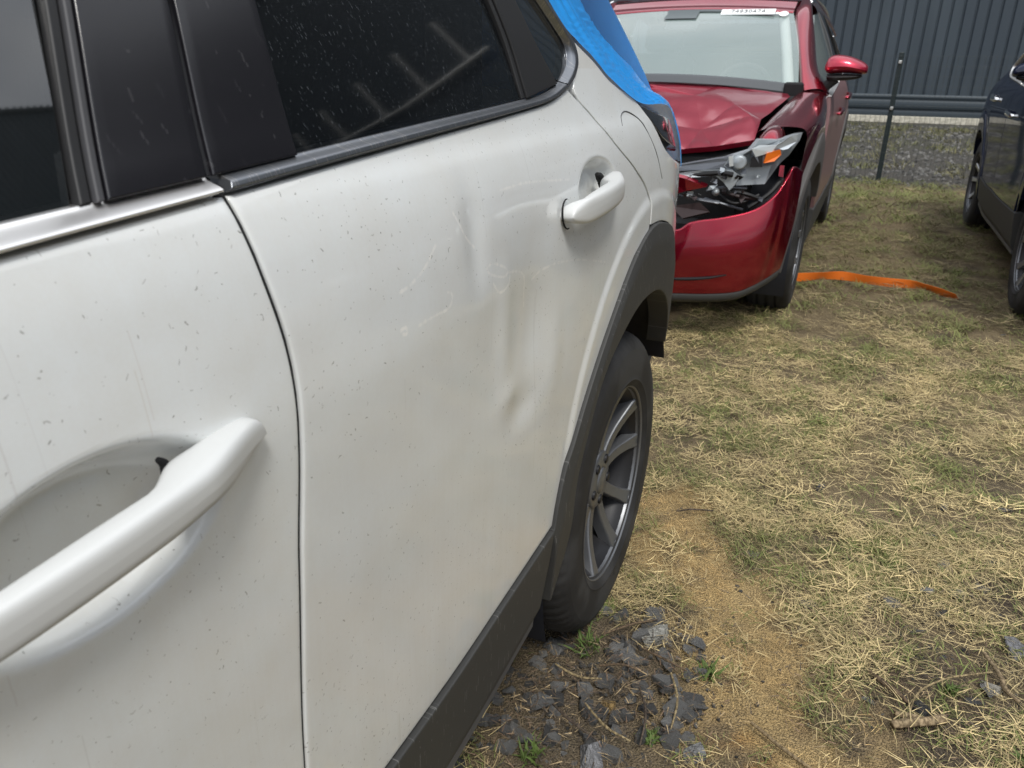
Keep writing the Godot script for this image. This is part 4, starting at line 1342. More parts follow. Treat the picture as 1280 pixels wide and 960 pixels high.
# ------------------------------------------------------------------ blue crash wrap on the white car's tail
func build_film() -> void:
	var edge := []
	var e2 := [Vector2(-2.20, 1.46), Vector2(-2.33, 1.35), Vector2(-2.412, 1.266), Vector2(-2.457, 1.243), Vector2(-2.525, 1.216), Vector2(-2.59, 1.184), Vector2(-2.74, 1.138)]
	for q in e2:
		edge.append(Vector3(side_x(q.x, q.y) + 0.003, q.y, q.x))
	for q in [Vector2(-2.93, 1.128), Vector2(-3.075, 1.112), Vector2(-3.15, 1.078), Vector2(-3.18, 1.025), Vector2(-3.19, 0.965)]:
		edge.append(Vector3(side_x(q.x, q.y) + 0.006, q.y, q.x))
	var far_ := [Vector3(0.64, 1.50, -2.56), Vector3(0.68, 1.40, -2.68), Vector3(0.70, 1.326, -2.794), Vector3(0.70, 1.272, -2.924), Vector3(0.71, 1.238, -3.010), Vector3(0.735, 1.205, -3.06), Vector3(0.76, 1.165, -3.11), Vector3(0.76, 1.140, -3.20), Vector3(0.76, 1.101, -3.29), Vector3(0.76, 1.055, -3.39), Vector3(0.76, 1.010, -3.45), Vector3(0.76, 0.950, -3.50)]
	var rows := []
	for k in edge.size():
		var a: Vector3 = edge[k]
		var b: Vector3 = far_[k]
		var mid := a.lerp(b, 0.5) + Vector3(0.012, 0.006, 0.0)
		rows.append([a, a.lerp(mid, 0.5) + Vector3(0.003, 0.002, 0), mid, b, Vector3(b.x * 0.6, b.y + 0.03, b.z - 0.10), Vector3(0.0, b.y + 0.05, b.z - 0.16)])
	var base := []
	for r in rows: base.append(refine(r, 10))
	var nx: int = base[0].size()
	var cols := []
	for i in nx:
		var line := []
		for r in base: line.append(r[i])
		cols.append(refine(line, 12))
	var ny: int = cols[0].size()
	var n := noise(81, 1.0, 3)
	var P := PackedVector3Array()
	for j in ny:
		for i in nx:
			var p: Vector3 = cols[i][j]
			var c := p.x * 0.8 + p.z * 0.5
			var along := p.y * 0.9 - p.z * 0.6
			var wr := n.get_noise_2d(c * 38.0, along * 3.0)
			wr = 1.0 - 2.0 * absf(wr)
			var w2 := n.get_noise_2d(c * 120.0 + 40.0, along * 14.0)
			var amt := 0.0065 * smoothstep(0.0, 4.0, float(i)) + 0.001
			P.append(p + Vector3(0.6, 0.6, 0.1) * (wr * amt * 0.7 + w2 * amt * 0.10))
	var o := obj("plastic_film", grid(P, nx, ny), M.film)
	tag(o, "wrinkled blue plastic film wrapped over the white car's rear window", "plastic film")


# ------------------------------------------------------------------ ground
func ground_y(x: float, z: float) -> float:
	var base := lerpf(-0.048, -0.004, smoothstep(-3.4, -5.2, z))
	return base


func build_ground() -> void:
	var xs := PackedFloat32Array()
	var zs := PackedFloat32Array()
	for v in [-150.0, -60.0, -20.0, -8.0, -4.0, -2.0]: xs.append(v)
	for k in 211: xs.append(-1.0 + k * 0.028)
	for v in [5.2, 6.0, 8.0, 12.0, 20.0, 60.0, 150.0]: xs.append(v)
	for v in [150.0, 60.0, 20.0, 8.0, 3.0, 0.5, -0.8]: zs.append(v)
	for k in 170: zs.append(-1.6 - k * 0.022 * (1.0 + k * 0.0115))
	var last := zs[-1]
	for v in [-14.0, -16.0, -19.0, -22.0, -26.0, -40.0, -80.0, -150.0]:
		if v < last - 0.3: zs.append(v)
	var n := noise(91, 0.9, 5)
	var nc := noise(92, 0.55, 4)
	var P := PackedVector3Array()
	var C := PackedColorArray()
	for z in zs:
		for x in xs:
			var h := ground_y(x, z) + 0.012 * n.get_noise_2d(x * 2.0, z * 2.0) + 0.006 * n.get_noise_2d(x * 9.0, z * 9.0)
			P.append(Vector3(x, h, z))
			C.append(soil(x, z, nc))
	var o := obj("ground", grid(P, xs.size(), zs.size(), PackedVector2Array(), C), M.ground)
	tag(o, "", "", "", "structure")


func soil(x: float, z: float, nc: FastNoiseLite) -> Color:
	var c := Color(0.27, 0.205, 0.115)
	var a := nc.get_noise_2d(x * 3.0, z * 3.0)
	var b := nc.get_noise_2d(x * 11.0 + 50.0, z * 11.0)
	c = c.lerp(Color(0.165, 0.128, 0.078), smoothstep(-0.1, 0.5, a + 0.4 * b))
	c = c.lerp(Color(0.68, 0.485, 0.215).lerp(Color(0.52, 0.29, 0.085), smoothstep(0.1, 0.6, b - a)), sand_at(x, z, b))
	var dark := exp(-Vector2((x - 1.63) / 0.22, (z + 2.66) / 0.20).length_squared()) + 0.8 * exp(-Vector2((x - 1.75) / 0.3, (z + 3.15) / 0.25).length_squared())
	c = c.lerp(Color(0.085, 0.064, 0.046), clampf(dark * 1.0 + b * 0.4, 0.0, 0.85))
	c = c.lerp(Color(0.17, 0.135, 0.09), gravel_at(x, z) * 0.8)
	c = c.lerp(Color(0.105, 0.095, 0.085), smoothstep(-10.7, -11.2, z))
	if z < -14.0:
		c = c.lerp(Color(0.11, 0.11, 0.08), 0.5)
	return c


func sand_at(x: float, z: float, b: float) -> float:
	# ochre grit in a tongue beside the rear wheel
	var line := [Vector2(0.93, -3.25), Vector2(1.03, -2.98), Vector2(1.13, -2.82), Vector2(1.23, -2.64), Vector2(1.33, -2.46), Vector2(1.42, -2.25)]
	var wide := [0.07, 0.14, 0.17, 0.17, 0.20, 0.24]
	var best := 9.0
	for k in line.size() - 1:
		var q := Geometry2D.get_closest_point_to_segment(Vector2(x, z), line[k], line[k + 1])
		best = minf(best, q.distance_to(Vector2(x, z)) / lerpf(wide[k], wide[k + 1], 0.5))
	return smoothstep(1.35, 0.35, best + b * 1.7) * clampf(0.80 + b * 0.9, 0.35, 0.95)


func gravel_at(x: float, z: float) -> float:
	return clampf(1.3 * exp(-Vector2((x - 0.96) / 0.20, (z + 2.36) / 0.26).length_squared()), 0.0, 1.0)


# ------------------------------------------------------------------ hall and fence
func hall_sheet(height: float) -> ArrayMesh:
	# 1 m of ribbed sheet: four ribs, facing +z
	var prof := PackedVector2Array()
	for k in 4:
		var x := k / 4.0
		for q in [[0.0, 0.0], [0.022, 0.0], [0.040, -0.038], [0.062, -0.038], [0.080, 0.0], [0.25, 0.0]]:
			if q[0] < 0.24 or k == 3:
				prof.append(Vector2(x + q[0], q[1]))
	var st := SurfaceTool.new()
	st.begin(Mesh.PRIMITIVE_TRIANGLES)
	st.set_smooth_group(-1)
	for k in prof.size() - 1:
		var a := Vector3(prof[k].x, 0, prof[k].y)
		var b := Vector3(prof[k + 1].x, 0, prof[k + 1].y)
		var u := Vector3(0, height, 0)
		for v in [a, b + u, b, a, a + u, b + u]:
			st.add_vertex(v)
	st.generate_normals()
	return st.commit()


func build_hall() -> void:
	var high := 15.0
	for w in 2:
		var t: Node3D
		var count := 0
		if w == 0:
			t = thing("industrial_hall", "long dark grey hall of ribbed metal sheet behind the wire fence", "building", Vector3(-14.0, -0.02, -22.5), deg_to_rad(2.0))
			count = 42
		else:
			t = thing("industrial_hall", "side wing of the ribbed grey hall, right of the yard", "building", Vector3(21.0, -0.02, -22.0), deg_to_rad(-90.0))
			count = 30
		var sheet := hall_sheet(high)
		for k in count:
			var o := obj("cladding_sheet", sheet, M.hall_sheet, t)
			o.position = Vector3(k * 1.0, 0.64, 0.0)
		var fl := []
		for q in [[0.155, 0.02], [0.16, 0.045], [0.27, 0.05], [0.285, 0.02], [0.33, 0.02], [0.345, 0.06], [0.49, 0.065], [0.505, 0.025], [0.56, 0.025], [0.575, 0.05], [0.625, 0.05], [0.655, 0.004]]:
			fl.append(Vector2(q[0], q[1]))
		var P := PackedVector3Array()
		for x in [0.0, count * 0.5, float(count)]:
			for q in fl: P.append(Vector3(x, q.x, q.y))
		obj("base_flashing", grid(P, fl.size(), 3), M.hall_flashing, t)
		obj("plinth", box(Vector3(count, 0.26, 0.30), Vector3(count * 0.5, 0.03, -0.05), 0.01), M.plinth, t)
		var eave := hall_sheet(1.2)
		for k in count:
			var o := obj("roof_sheet", eave, M.hall_sheet, t)
			o.position = Vector3(k * 1.0, high + 0.66, -0.95)
			o.rotation.x = deg_to_rad(86.0)
			o.scale = Vector3(1, 1, 4.0)
		if w == 0:
			var at0 := Vector3(22.0, 8.3, 0.18)  # bars added out of view, to reflect as pale lines in the rear window
			obj("reflected_bar", tube([at0, at0 + Vector3(9.0, 0.25, 0)], [0.07], 8), M.pale_reflected_bar, t)
			for k in 5:
				var a0 := at0 + Vector3(0.8 + k * 1.9, 0.05 * k, 0)
				obj("reflected_bar", tube([a0, a0 + Vector3(0.0, 1.9, 0)], [0.06], 8), M.pale_reflected_bar, t)
		obj("wall_core", box(Vector3(count, high - 0.2, 8.0), Vector3(count * 0.5, high * 0.5 + 0.55, -4.1), 0.02), M.hall_sheet, t)


func build_fence() -> void:
	var t := thing("wire_fence", "thin wire mesh fence with dark green posts before the hall", "fence", Vector3(1.47, 0, -11.1))
	for k in range(-5, 6):
		var x := k * 2.5
		var p := obj("post", box(Vector3(0.052, 1.42, 0.04), Vector3(x, 0.66, 0), 0.006), M.fence_green, t)
		for h in [0.80, 1.27]:
			obj("bolt", box(Vector3(0.034, 0.034, 0.02), Vector3(x, h, 0.03), 0.006), M.bolt, p)
	var st := SurfaceTool.new()
	st.begin(Mesh.PRIMITIVE_TRIANGLES)
	st.set_smooth_group(-1)
	var r := 0.0014
	var x0 := -7.5
	while x0 < 7.5:
		wire(st, r, Vector3(x0, 0.03, 0.024), Vector3(x0, 1.33, 0.024))
		x0 += 0.05
	for k in 14:
		wire(st, r, Vector3(-7.5, 0.03 + k * 0.1, 0.0265), Vector3(7.5, 0.03 + k * 0.1, 0.0265))
	st.generate_normals()
	var mesh := obj("wire_mesh", st.commit(), M.fence_wire, t)
	mesh.set_meta("kind", "stuff")


func wire(st: SurfaceTool, r: float, a: Vector3, b: Vector3) -> void:
	var d := (b - a).normalized()
	var s := d.cross(Vector3.BACK).normalized() * r
	var f := Vector3(0, 0, r)
	var ring := [s, f, -s, -f]
	for j in 4:
		var p0: Vector3 = ring[j]
		var p1: Vector3 = ring[(j + 1) % 4]
		for v in [a + p0, b + p0, b + p1, a + p0, b + p1, a + p1]:
			st.add_vertex(v)


func build_strap() -> void:
	var pts := [Vector3(0.93, 0.030, -5.90), Vector3(1.069, 0.030, -5.975), Vector3(1.18, 0.034, -6.05), Vector3(1.29, 0.034, -6.105), Vector3(1.42, 0.028, -6.10), Vector3(1.553, 0.026, -6.095), Vector3(1.66, 0.028, -6.10), Vector3(1.74, 0.026, -6.08), Vector3(1.82, 0.018, -6.03), Vector3(1.90, 0.012, -5.985)]
	var tw := [0.3, 0.15, 0.5, 0.1, 0.35, 0.1, 0.25, 0.75, 0.5, 0.9]
	for k in pts.size(): pts[k].y += 0.016
	var line := refine(pts, 6)
	var P := PackedVector3Array()
	for k in line.size():
		var f := float(k) / (line.size() - 1) * (tw.size() - 1)
		var a: float = lerpf(tw[int(f)], tw[mini(int(f) + 1, tw.size() - 1)], f - int(f))
		var d: Vector3 = (line[mini(k + 1, line.size() - 1)] - line[maxi(k - 1, 0)]).normalized()
		var side := Vector3.UP.rotated(d, a) * 0.027
		var thick := side.cross(d).normalized() * 0.0009
		for q in [side + thick, -side + thick, -side - thick, side - thick, side + thick]:
			P.append(line[k] + q)
	var o := obj("strap", grid(P, 5, line.size()), M.strap)
	tag(o, "flat orange webbing strap lying on the grass beside the red car's wheel", "strap")


# ------------------------------------------------------------------ stones, twigs, plants
func rock_mesh(r: RandomNumberGenerator, size: Vector3, tone: Color) -> ArrayMesh:
	# split slate: a hull of a few random points, edges left sharp
	var pts := PackedVector3Array()
	for k in 15:
		var d := Vector3(r.randf_range(-1, 1), r.randf_range(-1, 1), r.randf_range(-1, 1))
		d = d.normalized() * r.randf_range(0.85, 1.0)
		d = Vector3(signf(d.x) * pow(absf(d.x), 0.8), signf(d.y) * pow(absf(d.y), 0.6), signf(d.z) * pow(absf(d.z), 0.8))
		pts.append(d * size * 0.5)
	var st := SurfaceTool.new()
	st.begin(Mesh.PRIMITIVE_TRIANGLES)
	st.set_smooth_group(-1)
	st.set_color(tone)
	add_hull(st, pts, Transform3D())
	st.generate_normals()
	return st.commit()


func build_stones() -> void:
	var r := RandomNumberGenerator.new()
	r.seed = 303
	# x, z, length, label
	var named := [
		[1.034, -2.622, 0.085, "large pale grey stone lying just behind the white car's rear wheel", Color(0.32, 0.31, 0.28)],
		[0.998, -2.371, 0.042, "stone with rusty orange lichen amid the gravel by the sill", Color(0.24, 0.16, 0.06)],
		[1.187, -2.324, 0.060, "long slate grey stone half sunk in ochre sand, bottom edge of view", Color(0.20, 0.20, 0.20)],
		[1.600, -2.636, 0.055, "rounded black stone just behind the broken pale stick", Color(0.035, 0.033, 0.032)],
		[1.345, -3.528, 0.050, "lone dark stone in straw, right of the rear wheel", Color(0.09, 0.09, 0.10)],
		[1.804, -2.928, 0.070, "flat grey slate at the right edge, in thin grass", Color(0.19, 0.19, 0.20)],
		[1.748, -2.780, 0.060, "pale grey stone beside the forked stick", Color(0.32, 0.30, 0.26)],
		[1.009, -2.232, 0.080, "broad grey slate stone at the bottom edge below the gravel heap", Color(0.23, 0.23, 0.24)]]
	for q in named:
		var s: float = q[2]
		var o := obj("stone", rock_mesh(r, Vector3(s, s * 0.6, s * 0.75), q[4]), M.stone)
		o.position = Vector3(q[0], ground_y(q[0], q[1]) + s * 0.16, q[1])
		o.rotation = Vector3(r.randf_range(-0.3, 0.3), r.randf() * TAU, r.randf_range(-0.3, 0.3))
		tag(o, q[3], "stone")
	var spots := []
	for q in [[0.963, -2.438], [0.982, -2.34], [0.888, -2.377], [0.832, -2.248], [0.877, -2.225], [0.922, -2.252], [1.043, -2.368], [1.035, -2.489], [1.069, -2.574], [1.045, -2.455], [1.032, -2.318], [1.078, -2.396], [0.987, -2.275], [0.827, -2.18]]:
		spots.append([q[0], q[1], r.randf_range(0.032, 0.056)])
	for k in 260:
		var a := r.randf() * TAU
		var d := sqrt(r.randf()) * 1.1
		spots.append([0.96 + cos(a) * d * 0.20 + sin(a) * d * -0.06, -2.37 + sin(a) * d * 0.32, 0.012 + 0.056 * pow(r.randf(), 2.6)])
	var first := {}
	for k in spots.size():
		var v := k % 12
		var tone: float = [0.32, 0.24, 0.40, 0.18, 0.34, 0.46, 0.28, 0.21, 0.38, 0.26, 0.42, 0.15][v]
		var o: MeshInstance3D
		if not first.has(v):
			o = obj("gravel_stone", rock_mesh(r, Vector3(1.0, r.randf_range(0.35, 0.6), r.randf_range(0.6, 0.9)), Color(tone, tone * 0.985, tone * 0.96)), M.stone)
			first[v] = o
		else:
			o = first[v].duplicate()
			o.name = numbered("gravel_stone")
			add_child(o)
		var s: float = spots[k][2]
		o.position = Vector3(spots[k][0], ground_y(0, spots[k][1]) + s * r.randf_range(0.02, 0.26), spots[k][1])
		o.rotation = Vector3(r.randf_range(-0.5, 0.5), r.randf() * TAU, r.randf_range(-0.5, 0.5))
		o.scale = Vector3.ONE * s
		tag(o, "dark slate gravel stone in the heap between sill and rear wheel", "stone", "gravel stones heaped by the white car's sill")
	var scattered := [[1.659, -3.376], [1.702, -3.574], [1.739, -2.761], [1.741, -3.037], [1.197, -3.062], [1.494, -3.008], [1.611, -2.913], [1.708, -2.71], [1.681, -3.227], [1.601, -3.17], [1.87, -3.627], [1.441, -3.155], [1.491, -4.217], [2.061, -5.42], [1.55, -3.0], [1.66, -3.0], [1.70, -3.11], [1.63, -3.09], [1.76, -3.16], [1.80, -3.3], [1.5, -2.62], [1.36, -2.9], [1.02, -2.72], [1.08, -2.70], [1.12, -2.62]]
	for k in scattered.size():
		var o: MeshInstance3D = first[k % 12].duplicate()
		o.name = numbered("yard_stone")
		add_child(o)
		var s := r.randf_range(0.022, 0.055)
		o.position = Vector3(scattered[k][0], ground_y(0, scattered[k][1]) + s * 0.18, scattered[k][1])
		o.rotation = Vector3(r.randf_range(-0.3, 0.3), r.randf() * TAU, r.randf_range(-0.3, 0.3))
		o.scale = Vector3(s * 1.2, s * 0.7, s)
		if scattered[k][1] < -5.0: tag(o, "small grey stone in the grass near the navy car's front wheel", "stone")
		elif scattered[k][1] < -4.0: tag(o, "small grey stone alone in the straw, halfway to the red car", "stone")
		else: tag(o, "small grey stone half sunk in the straw right of the rear wheel", "stone", "stones scattered in the straw")


func stick(called: String, pts: Array, radii: Array, tone: Color, label: String, group := "") -> void:
	var r := RandomNumberGenerator.new()
	r.seed = hash(str(pts))
	var line := []
	for p in refine(pts, 5):
		line.append(p + Vector3(r.randf_range(-1, 1), r.randf_range(-1, 1), r.randf_range(-1, 1)) * radii[0] * 0.18)
	var cols := PackedColorArray()
	for k in line.size():
		cols.append(tone * r.randf_range(0.8, 1.15))
	var o := obj(called, tube(line, radii, 9, 1, cols), M.twig)
	tag(o, label, "stick", group)


func build_twigs() -> void:
	var y := -0.040
	var pale := Color(0.34, 0.255, 0.15)
	var brown := Color(0.16, 0.11, 0.065)
	var straw := Color(0.36, 0.28, 0.15)
	stick("broken_stick", [Vector3(1.543, y + 0.012, -2.555), Vector3(1.575, y + 0.014, -2.575), Vector3(1.61, y + 0.015, -2.592), Vector3(1.640, y + 0.014, -2.615)], [0.0085, 0.010, 0.0095, 0.011], pale, "thick pale broken stick beside the black stone, bottom right")
	stick("broken_stick", [Vector3(1.548, y + 0.012, -2.590), Vector3(1.575, y + 0.014, -2.592), Vector3(1.602, y + 0.014, -2.594)], [0.006, 0.007, 0.005], pale, "thinner pale stick lying behind the thick broken one")
	stick("long_twig", [Vector3(1.28, y + 0.008, -2.445), Vector3(1.34, y + 0.010, -2.405), Vector3(1.41, y + 0.006, -2.375)], [0.0035, 0.004, 0.0035], Color(0.30, 0.22, 0.12), "straight tan twig across the ochre sand at the bottom edge")
	stick("curved_stalk", [Vector3(1.575, y + 0.004, -2.60), Vector3(1.59, y + 0.03, -2.65), Vector3(1.64, y + 0.045, -2.70), Vector3(1.70, y + 0.03, -2.76), Vector3(1.745, y + 0.02, -2.80)], [0.0018, 0.002, 0.002, 0.0016], straw, "bent straw stalk arching over the black stone")
	stick("forked_stick", [Vector3(1.735, y + 0.022, -2.86), Vector3(1.762, y + 0.016, -2.80), Vector3(1.768, y + 0.012, -2.765), Vector3(1.790, y + 0.012, -2.735)], [0.004, 0.005, 0.006, 0.004], pale * 0.8, "crooked light brown stick by the pale stone at right")
	stick("long_twig", [Vector3(1.500, y + 0.010, -2.70), Vector3(1.54, y + 0.012, -2.665), Vector3(1.585, y + 0.008, -2.635)], [0.005, 0.0055, 0.004], brown, "brown twig in the dark soil behind the black stone")
	var more := [
		[Vector3(0.95, y + 0.02, -2.455), Vector3(1.0, y + 0.03, -2.47), Vector3(1.05, y + 0.02, -2.475)], [Vector3(0.96, y + 0.03, -2.33), Vector3(1.02, y + 0.028, -2.29), Vector3(1.07, y + 0.02, -2.285)],
		[Vector3(1.05, y + 0.03, -2.42), Vector3(1.08, y + 0.03, -2.36), Vector3(1.09, y + 0.02, -2.28)], [Vector3(0.93, y + 0.02, -2.56), Vector3(0.98, y + 0.02, -2.62), Vector3(1.03, y + 0.02, -2.66)],
		[Vector3(1.10, y + 0.02, -2.50), Vector3(1.13, y + 0.02, -2.43), Vector3(1.135, y + 0.015, -2.35)], [Vector3(0.90, y + 0.03, -2.30), Vector3(0.95, y + 0.035, -2.27), Vector3(1.01, y + 0.02, -2.26)],
		[Vector3(1.02, y + 0.02, -2.55), Vector3(1.08, y + 0.025, -2.53), Vector3(1.13, y + 0.02, -2.52)], [Vector3(0.86, y + 0.02, -2.42), Vector3(0.92, y + 0.025, -2.40), Vector3(0.97, y + 0.03, -2.41)],
		[Vector3(1.06, y + 0.015, -3.22), Vector3(1.0, y + 0.015, -3.20), Vector3(0.96, y + 0.015, -3.17)]]
	for k in more.size():
		stick("twig", more[k], [0.0022, 0.0028, 0.0018], [brown, straw, Color(0.10, 0.075, 0.055)][k % 3], "thin dry twig lying across the gravel by the rear wheel", "twigs on the gravel by the rear wheel")


func leaf_clump(r: RandomNumberGenerator, count: int, len_lo: float, len_hi: float, width: float, spread: float, lie: float, droop: float, wavy := 0.38) -> ArrayMesh:
	# narrow bent blades; lie 0 = upright, 1 = flat on the ground
	var P := PackedVector3Array()
	var N := PackedVector3Array()
	var I := PackedInt32Array()
	var C := PackedColorArray()
	for k in count:
		var a := r.randf() * TAU
		var root := Vector3(r.randf_range(-1, 1), 0, r.randf_range(-1, 1)) * spread
		var l := r.randf_range(len_lo, len_hi)
		var tilt := lerpf(r.randf_range(0.1, 0.7), r.randf_range(1.30, 1.62), lie)
		var dir := Vector3(cos(a) * sin(tilt), cos(tilt), sin(a) * sin(tilt))
		var sidev := Vector3(-sin(a), 0, cos(a)).rotated(dir, r.randf_range(-0.9, 0.9))
		var curl := r.randf_range(-wavy, wavy)
		var w := width * r.randf_range(0.6, 1.2)
		var p := root + Vector3(0, lie * r.randf_range(0.002, 0.022), 0)
		var v := r.randf_range(0.75, 1.2)
		var base := P.size()
		for s in 4:
			var t := s / 3.0
			var ww := w * (1.0 - 0.85 * t * t)
			P.append(p - sidev * ww * 0.5)
			P.append(p + sidev * ww * 0.5)
			var nn := dir.cross(sidev).normalized()
			if nn.y < 0.0: nn = -nn
			N.append(nn)
			N.append(nn)
			C.append(Color(v, v, v))
			C.append(Color(v, v, v))
			p += dir * l / 3.0
			dir = (dir + Vector3(0, -droop * (1.0 - lie * 0.7), 0) + sidev * curl * 0.4).normalized()
			if p.y < 0.001: p.y = 0.001
		for s in 3:
			var b := base + s * 2
			# front faces run clockwise about the upward normal
			if (P[b + 2] - P[b]).cross(P[b + 1] - P[b]).dot(N[b]) > 0.0:
				I.append_array([b, b + 1, b + 2, b + 1, b + 3, b + 2])
			else:
				I.append_array([b, b + 2, b + 1, b + 1, b + 2, b + 3])
	return arrays(P, N, I, PackedVector2Array(), C)


func scatter(called: String, mesh: Mesh, spots: Array) -> MultiMeshInstance3D:
	var mm := MultiMesh.new()
	mm.transform_format = MultiMesh.TRANSFORM_3D
	mm.use_colors = true
	mm.mesh = mesh
	mm.instance_count = spots.size()
	for k in spots.size():
		mm.set_instance_transform(k, spots[k][0])
		mm.set_instance_color(k, spots[k][1])
	var o := MultiMeshInstance3D.new()
	o.name = numbered(called)
	o.multimesh = mm
	o.material_override = M.blade
	add_child(o)
	o.set_meta("kind", "stuff")
	return o


func build_plants() -> void:
	var r := RandomNumberGenerator.new()
	r.seed = 404
	var labels := [[0.905, -2.515, 0.055, "bright green weed tuft at the foot of the rear tyre"], [1.173, -2.553, 0.04, "small green weed at the edge of the ochre sand"], [0.90, -2.19, 0.045, "dull green weed by the sill at the bottom edge"], [1.10, -2.325, 0.03, "tiny green sprout between gravel and sand, bottom edge"], [1.66, -2.72, 0.035, "fresh green sprout beside the straw stalk, bottom right"], [1.80, -2.56, 0.06, "grassy green tuft in the bottom right corner"]]
	for q in labels:
		var m := leaf_clump(r, 46, q[2] * 0.5, q[2] * 1.1, 0.006, q[2] * 0.45, 0.15, 0.35)
		var cols: StandardMaterial3D = M.blade.duplicate()
		cols.albedo_color = lin(0.095, 0.145, 0.030)
		var o := obj("weed", m, cols)
		o.position = Vector3(q[0], ground_y(q[0], q[1]), q[1])
		tag(o, q[3], "weed")


func under_car(x: float, z: float) -> bool:
	return x < 0.80 and z > -3.6


func build_grass() -> void:
	var r := RandomNumberGenerator.new()
	r.seed = 505
	var nc := noise(92, 0.55, 4)
	var ng := noise(93, 0.9, 4)
	var straw := []
	var green := []
	for k in 4:
		straw.append(leaf_clump(r, 16, 0.02, [0.038, 0.05, 0.062, 0.08][k], [0.0009, 0.0011, 0.0013, 0.0017][k], 0.04, [0.80, 0.9, 0.93, 0.96][k], 0.15))
	for k in 3:
		green.append(leaf_clump(r, 14, 0.015, 0.05, 0.0019, 0.03, 0.45, 0.35))
	var ss := [[], [], [], []]
	var gs := [[], [], []]
	var far_s := [[], [], [], []]
	# rows by distance: nearer ground gets finer, denser blades
	for band in [[-1.7, -3.4, 3300.0, 1.0], [-3.4, -5.2, 1500.0, 1.2], [-5.2, -8.0, 420.0, 1.7], [-8.0, -11.2, 160.0, 2.4]]:
		var z0: float = band[0]
		var z1: float = band[1]
		var x1 := 1.5 - z1 * 0.32 + 0.4
		var x0 := 0.55 if z0 > -3.5 else -0.6
		var cnt := int((x1 - x0) * (z0 - z1) * band[2])
		for k in cnt:
			var x := r.randf_range(x0, x1)
			var z := r.randf_range(z1, z0)
			if under_car(x, z) and r.randf() < 0.6:
				continue
			var b := nc.get_noise_2d(x * 11.0 + 50.0, z * 11.0)
			var sand := sand_at(x, z, b)
			var grav := gravel_at(x, z)
			var keep := 1.0 - 0.48 * sand - 0.80 * grav
			var dark := exp(-Vector2((x - 1.63) / 0.20, (z + 2.66) / 0.17).length_squared())
			keep -= 0.65 * dark
			var patch := ng.get_noise_2d(x * 2.2, z * 2.2)
			keep *= clampf(0.72 + patch * 1.1, 0.10, 1.0)
			if r.randf() > keep:
				continue
			var bits := sand > 0.35 or grav > 0.4
			var sc: float = band[3] * r.randf_range(0.7, 1.3)
			var xf := Transform3D(Basis(Vector3.UP, r.randf() * TAU).scaled(Vector3(sc, sc * r.randf_range(0.6, 1.1), sc)), Vector3(x, ground_y(x, z) + 0.004, z))
			var grn := smoothstep(0.0, 0.45, ng.get_noise_2d(x * 3.1 + 30.0, z * 3.1) + 0.25 * ng.get_noise_2d(x * 14.0, z * 14.0) + 0.55 * smoothstep(-7.6, -9.2, z))
			if not bits and r.randf() < 0.30 + 0.6 * grn:
				var g := r.randf_range(0.7, 1.25)
				gs[r.randi() % 3].append([xf, Color(0.165 * g, 0.205 * g, 0.050 * g).lerp(Color(0.21 * g, 0.17 * g, 0.075 * g), r.randf() * 0.6)])
			else:
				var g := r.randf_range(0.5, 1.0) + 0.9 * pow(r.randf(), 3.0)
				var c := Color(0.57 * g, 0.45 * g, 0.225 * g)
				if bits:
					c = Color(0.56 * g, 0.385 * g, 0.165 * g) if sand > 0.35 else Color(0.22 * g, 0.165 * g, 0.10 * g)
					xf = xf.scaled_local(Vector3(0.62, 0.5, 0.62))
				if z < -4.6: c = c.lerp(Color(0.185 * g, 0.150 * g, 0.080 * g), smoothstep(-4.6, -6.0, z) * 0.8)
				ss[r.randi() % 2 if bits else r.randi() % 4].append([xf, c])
	for k in 4: tag(scatter("dry_grass", straw[k], ss[k]), "matted dry straw covering the yard between the cars")
	for k in 3: tag(scatter("green_grass", green[k], gs[k]), "short green grass growing through the straw")
	# bits of bark, straw and grit among the gravel and over the sand
	var bit := leaf_clump(r, 6, 0.006, 0.032, 0.0018, 0.03, 0.95, 0.05, 0.12)
	var bs := []
	for k in 1500:
		var x := r.randf_range(0.78, 1.75)
		var z := r.randf_range(-3.2, -2.05)
		if r.randf() > clampf(0.15 + gravel_at(x, z) * 0.9 + 0.3 * exp(-Vector2((x - 1.63) / 0.25, (z + 2.66) / 0.2).length_squared()), 0.0, 1.0): continue
		var g := r.randf_range(0.5, 1.3)
		var c: Color = [Color(0.13, 0.095, 0.062), Color(0.42, 0.31, 0.17), Color(0.20, 0.13, 0.08), Color(0.08, 0.065, 0.052)][r.randi() % 4]
		bs.append([Transform3D(Basis(Vector3.UP, r.randf() * TAU), Vector3(x, ground_y(x, z) + r.randf_range(0.002, 0.02) * (0.3 + gravel_at(x, z)), z)), Color(c.r * g, c.g * g, c.b * g)])
	tag(scatter("litter", bit, bs), "bits of bark and dry stalk strewn over gravel and sand")
	var grit := rock_mesh(r, Vector3(1, 0.6, 0.8), Color(1, 1, 1))
	var gs2 := []
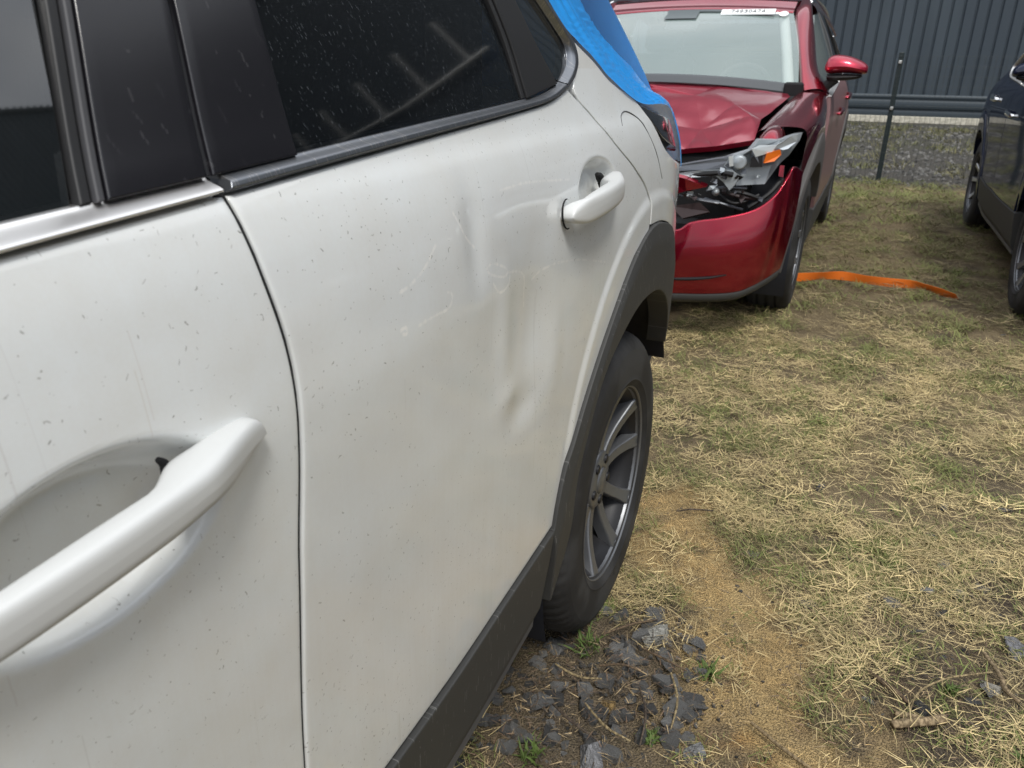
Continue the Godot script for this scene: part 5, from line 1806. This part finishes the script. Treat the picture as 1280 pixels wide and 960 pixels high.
	for k in 2600:
		var x := r.randf_range(0.75, 1.95)
		var z := r.randf_range(-3.5, -2.05)
		if r.randf() > clampf(0.10 + gravel_at(x, z) + 0.5 * exp(-Vector2((x - 1.65) / 0.3, (z + 2.9) / 0.35).length_squared()), 0.0, 1.0): continue
		var s := r.randf_range(0.004, 0.014)
		var g := r.randf_range(0.08, 0.3)
		gs2.append([Transform3D(Basis.from_euler(Vector3(r.randf(), r.randf() * 6, 0)).scaled(Vector3.ONE * s), Vector3(x, ground_y(x, z) + 0.002, z)), Color(g, g * 0.96, g * 0.9)])
	var go := scatter("grit", grit, gs2)
	go.material_override = M.stone
	tag(go, "small grey chippings pressed into the soil")
	# crushed stone between fence and hall
	var rock := rock_mesh(r, Vector3(1, 0.7, 0.9), Color(1, 1, 1))
	var rs := []
	for k in 5200:
		var z := r.randf_range(-22.0, -10.9)
		var x := r.randf_range(-1.0, 6.0)
		var s := r.randf_range(0.03, 0.085)
		if z < -12.5 and r.randf() < 0.35 + 0.5 * ng.get_noise_2d(x * 1.2, z * 0.8): continue
		var g := r.randf_range(0.09, 0.34)
		rs.append([Transform3D(Basis.from_euler(Vector3(r.randf() * 3, r.randf() * 6, 0)).scaled(Vector3.ONE * s), Vector3(x, 0.0, z)), Color(g, g * 0.97, g * 0.92)])
	var gr := scatter("gravel", rock, rs)
	gr.material_override = M.stone
	tag(gr, "grey crushed stone between the fence and the hall")
	var tuft := leaf_clump(r, 26, 0.05, 0.16, 0.009, 0.16, 0.3, 0.3)
	var ts := []
	for k in 800:
		var z := r.randf_range(-21.5, -11.6)
		var x := r.randf_range(-1.0, 6.0)
		if ng.get_noise_2d(x * 0.9, z * 1.3) < r.randf_range(-0.15, 0.4): continue
		var g := r.randf_range(0.7, 1.2)
		ts.append([Transform3D(Basis(Vector3.UP, r.randf() * TAU), Vector3(x, 0.0, z)), Color(0.13 * g, 0.14 * g, 0.05 * g).lerp(Color(0.2, 0.17, 0.09), r.randf() * 0.7)])
	tag(scatter("rough_grass", tuft, ts), "rough grass tufts on the stony strip before the hall")
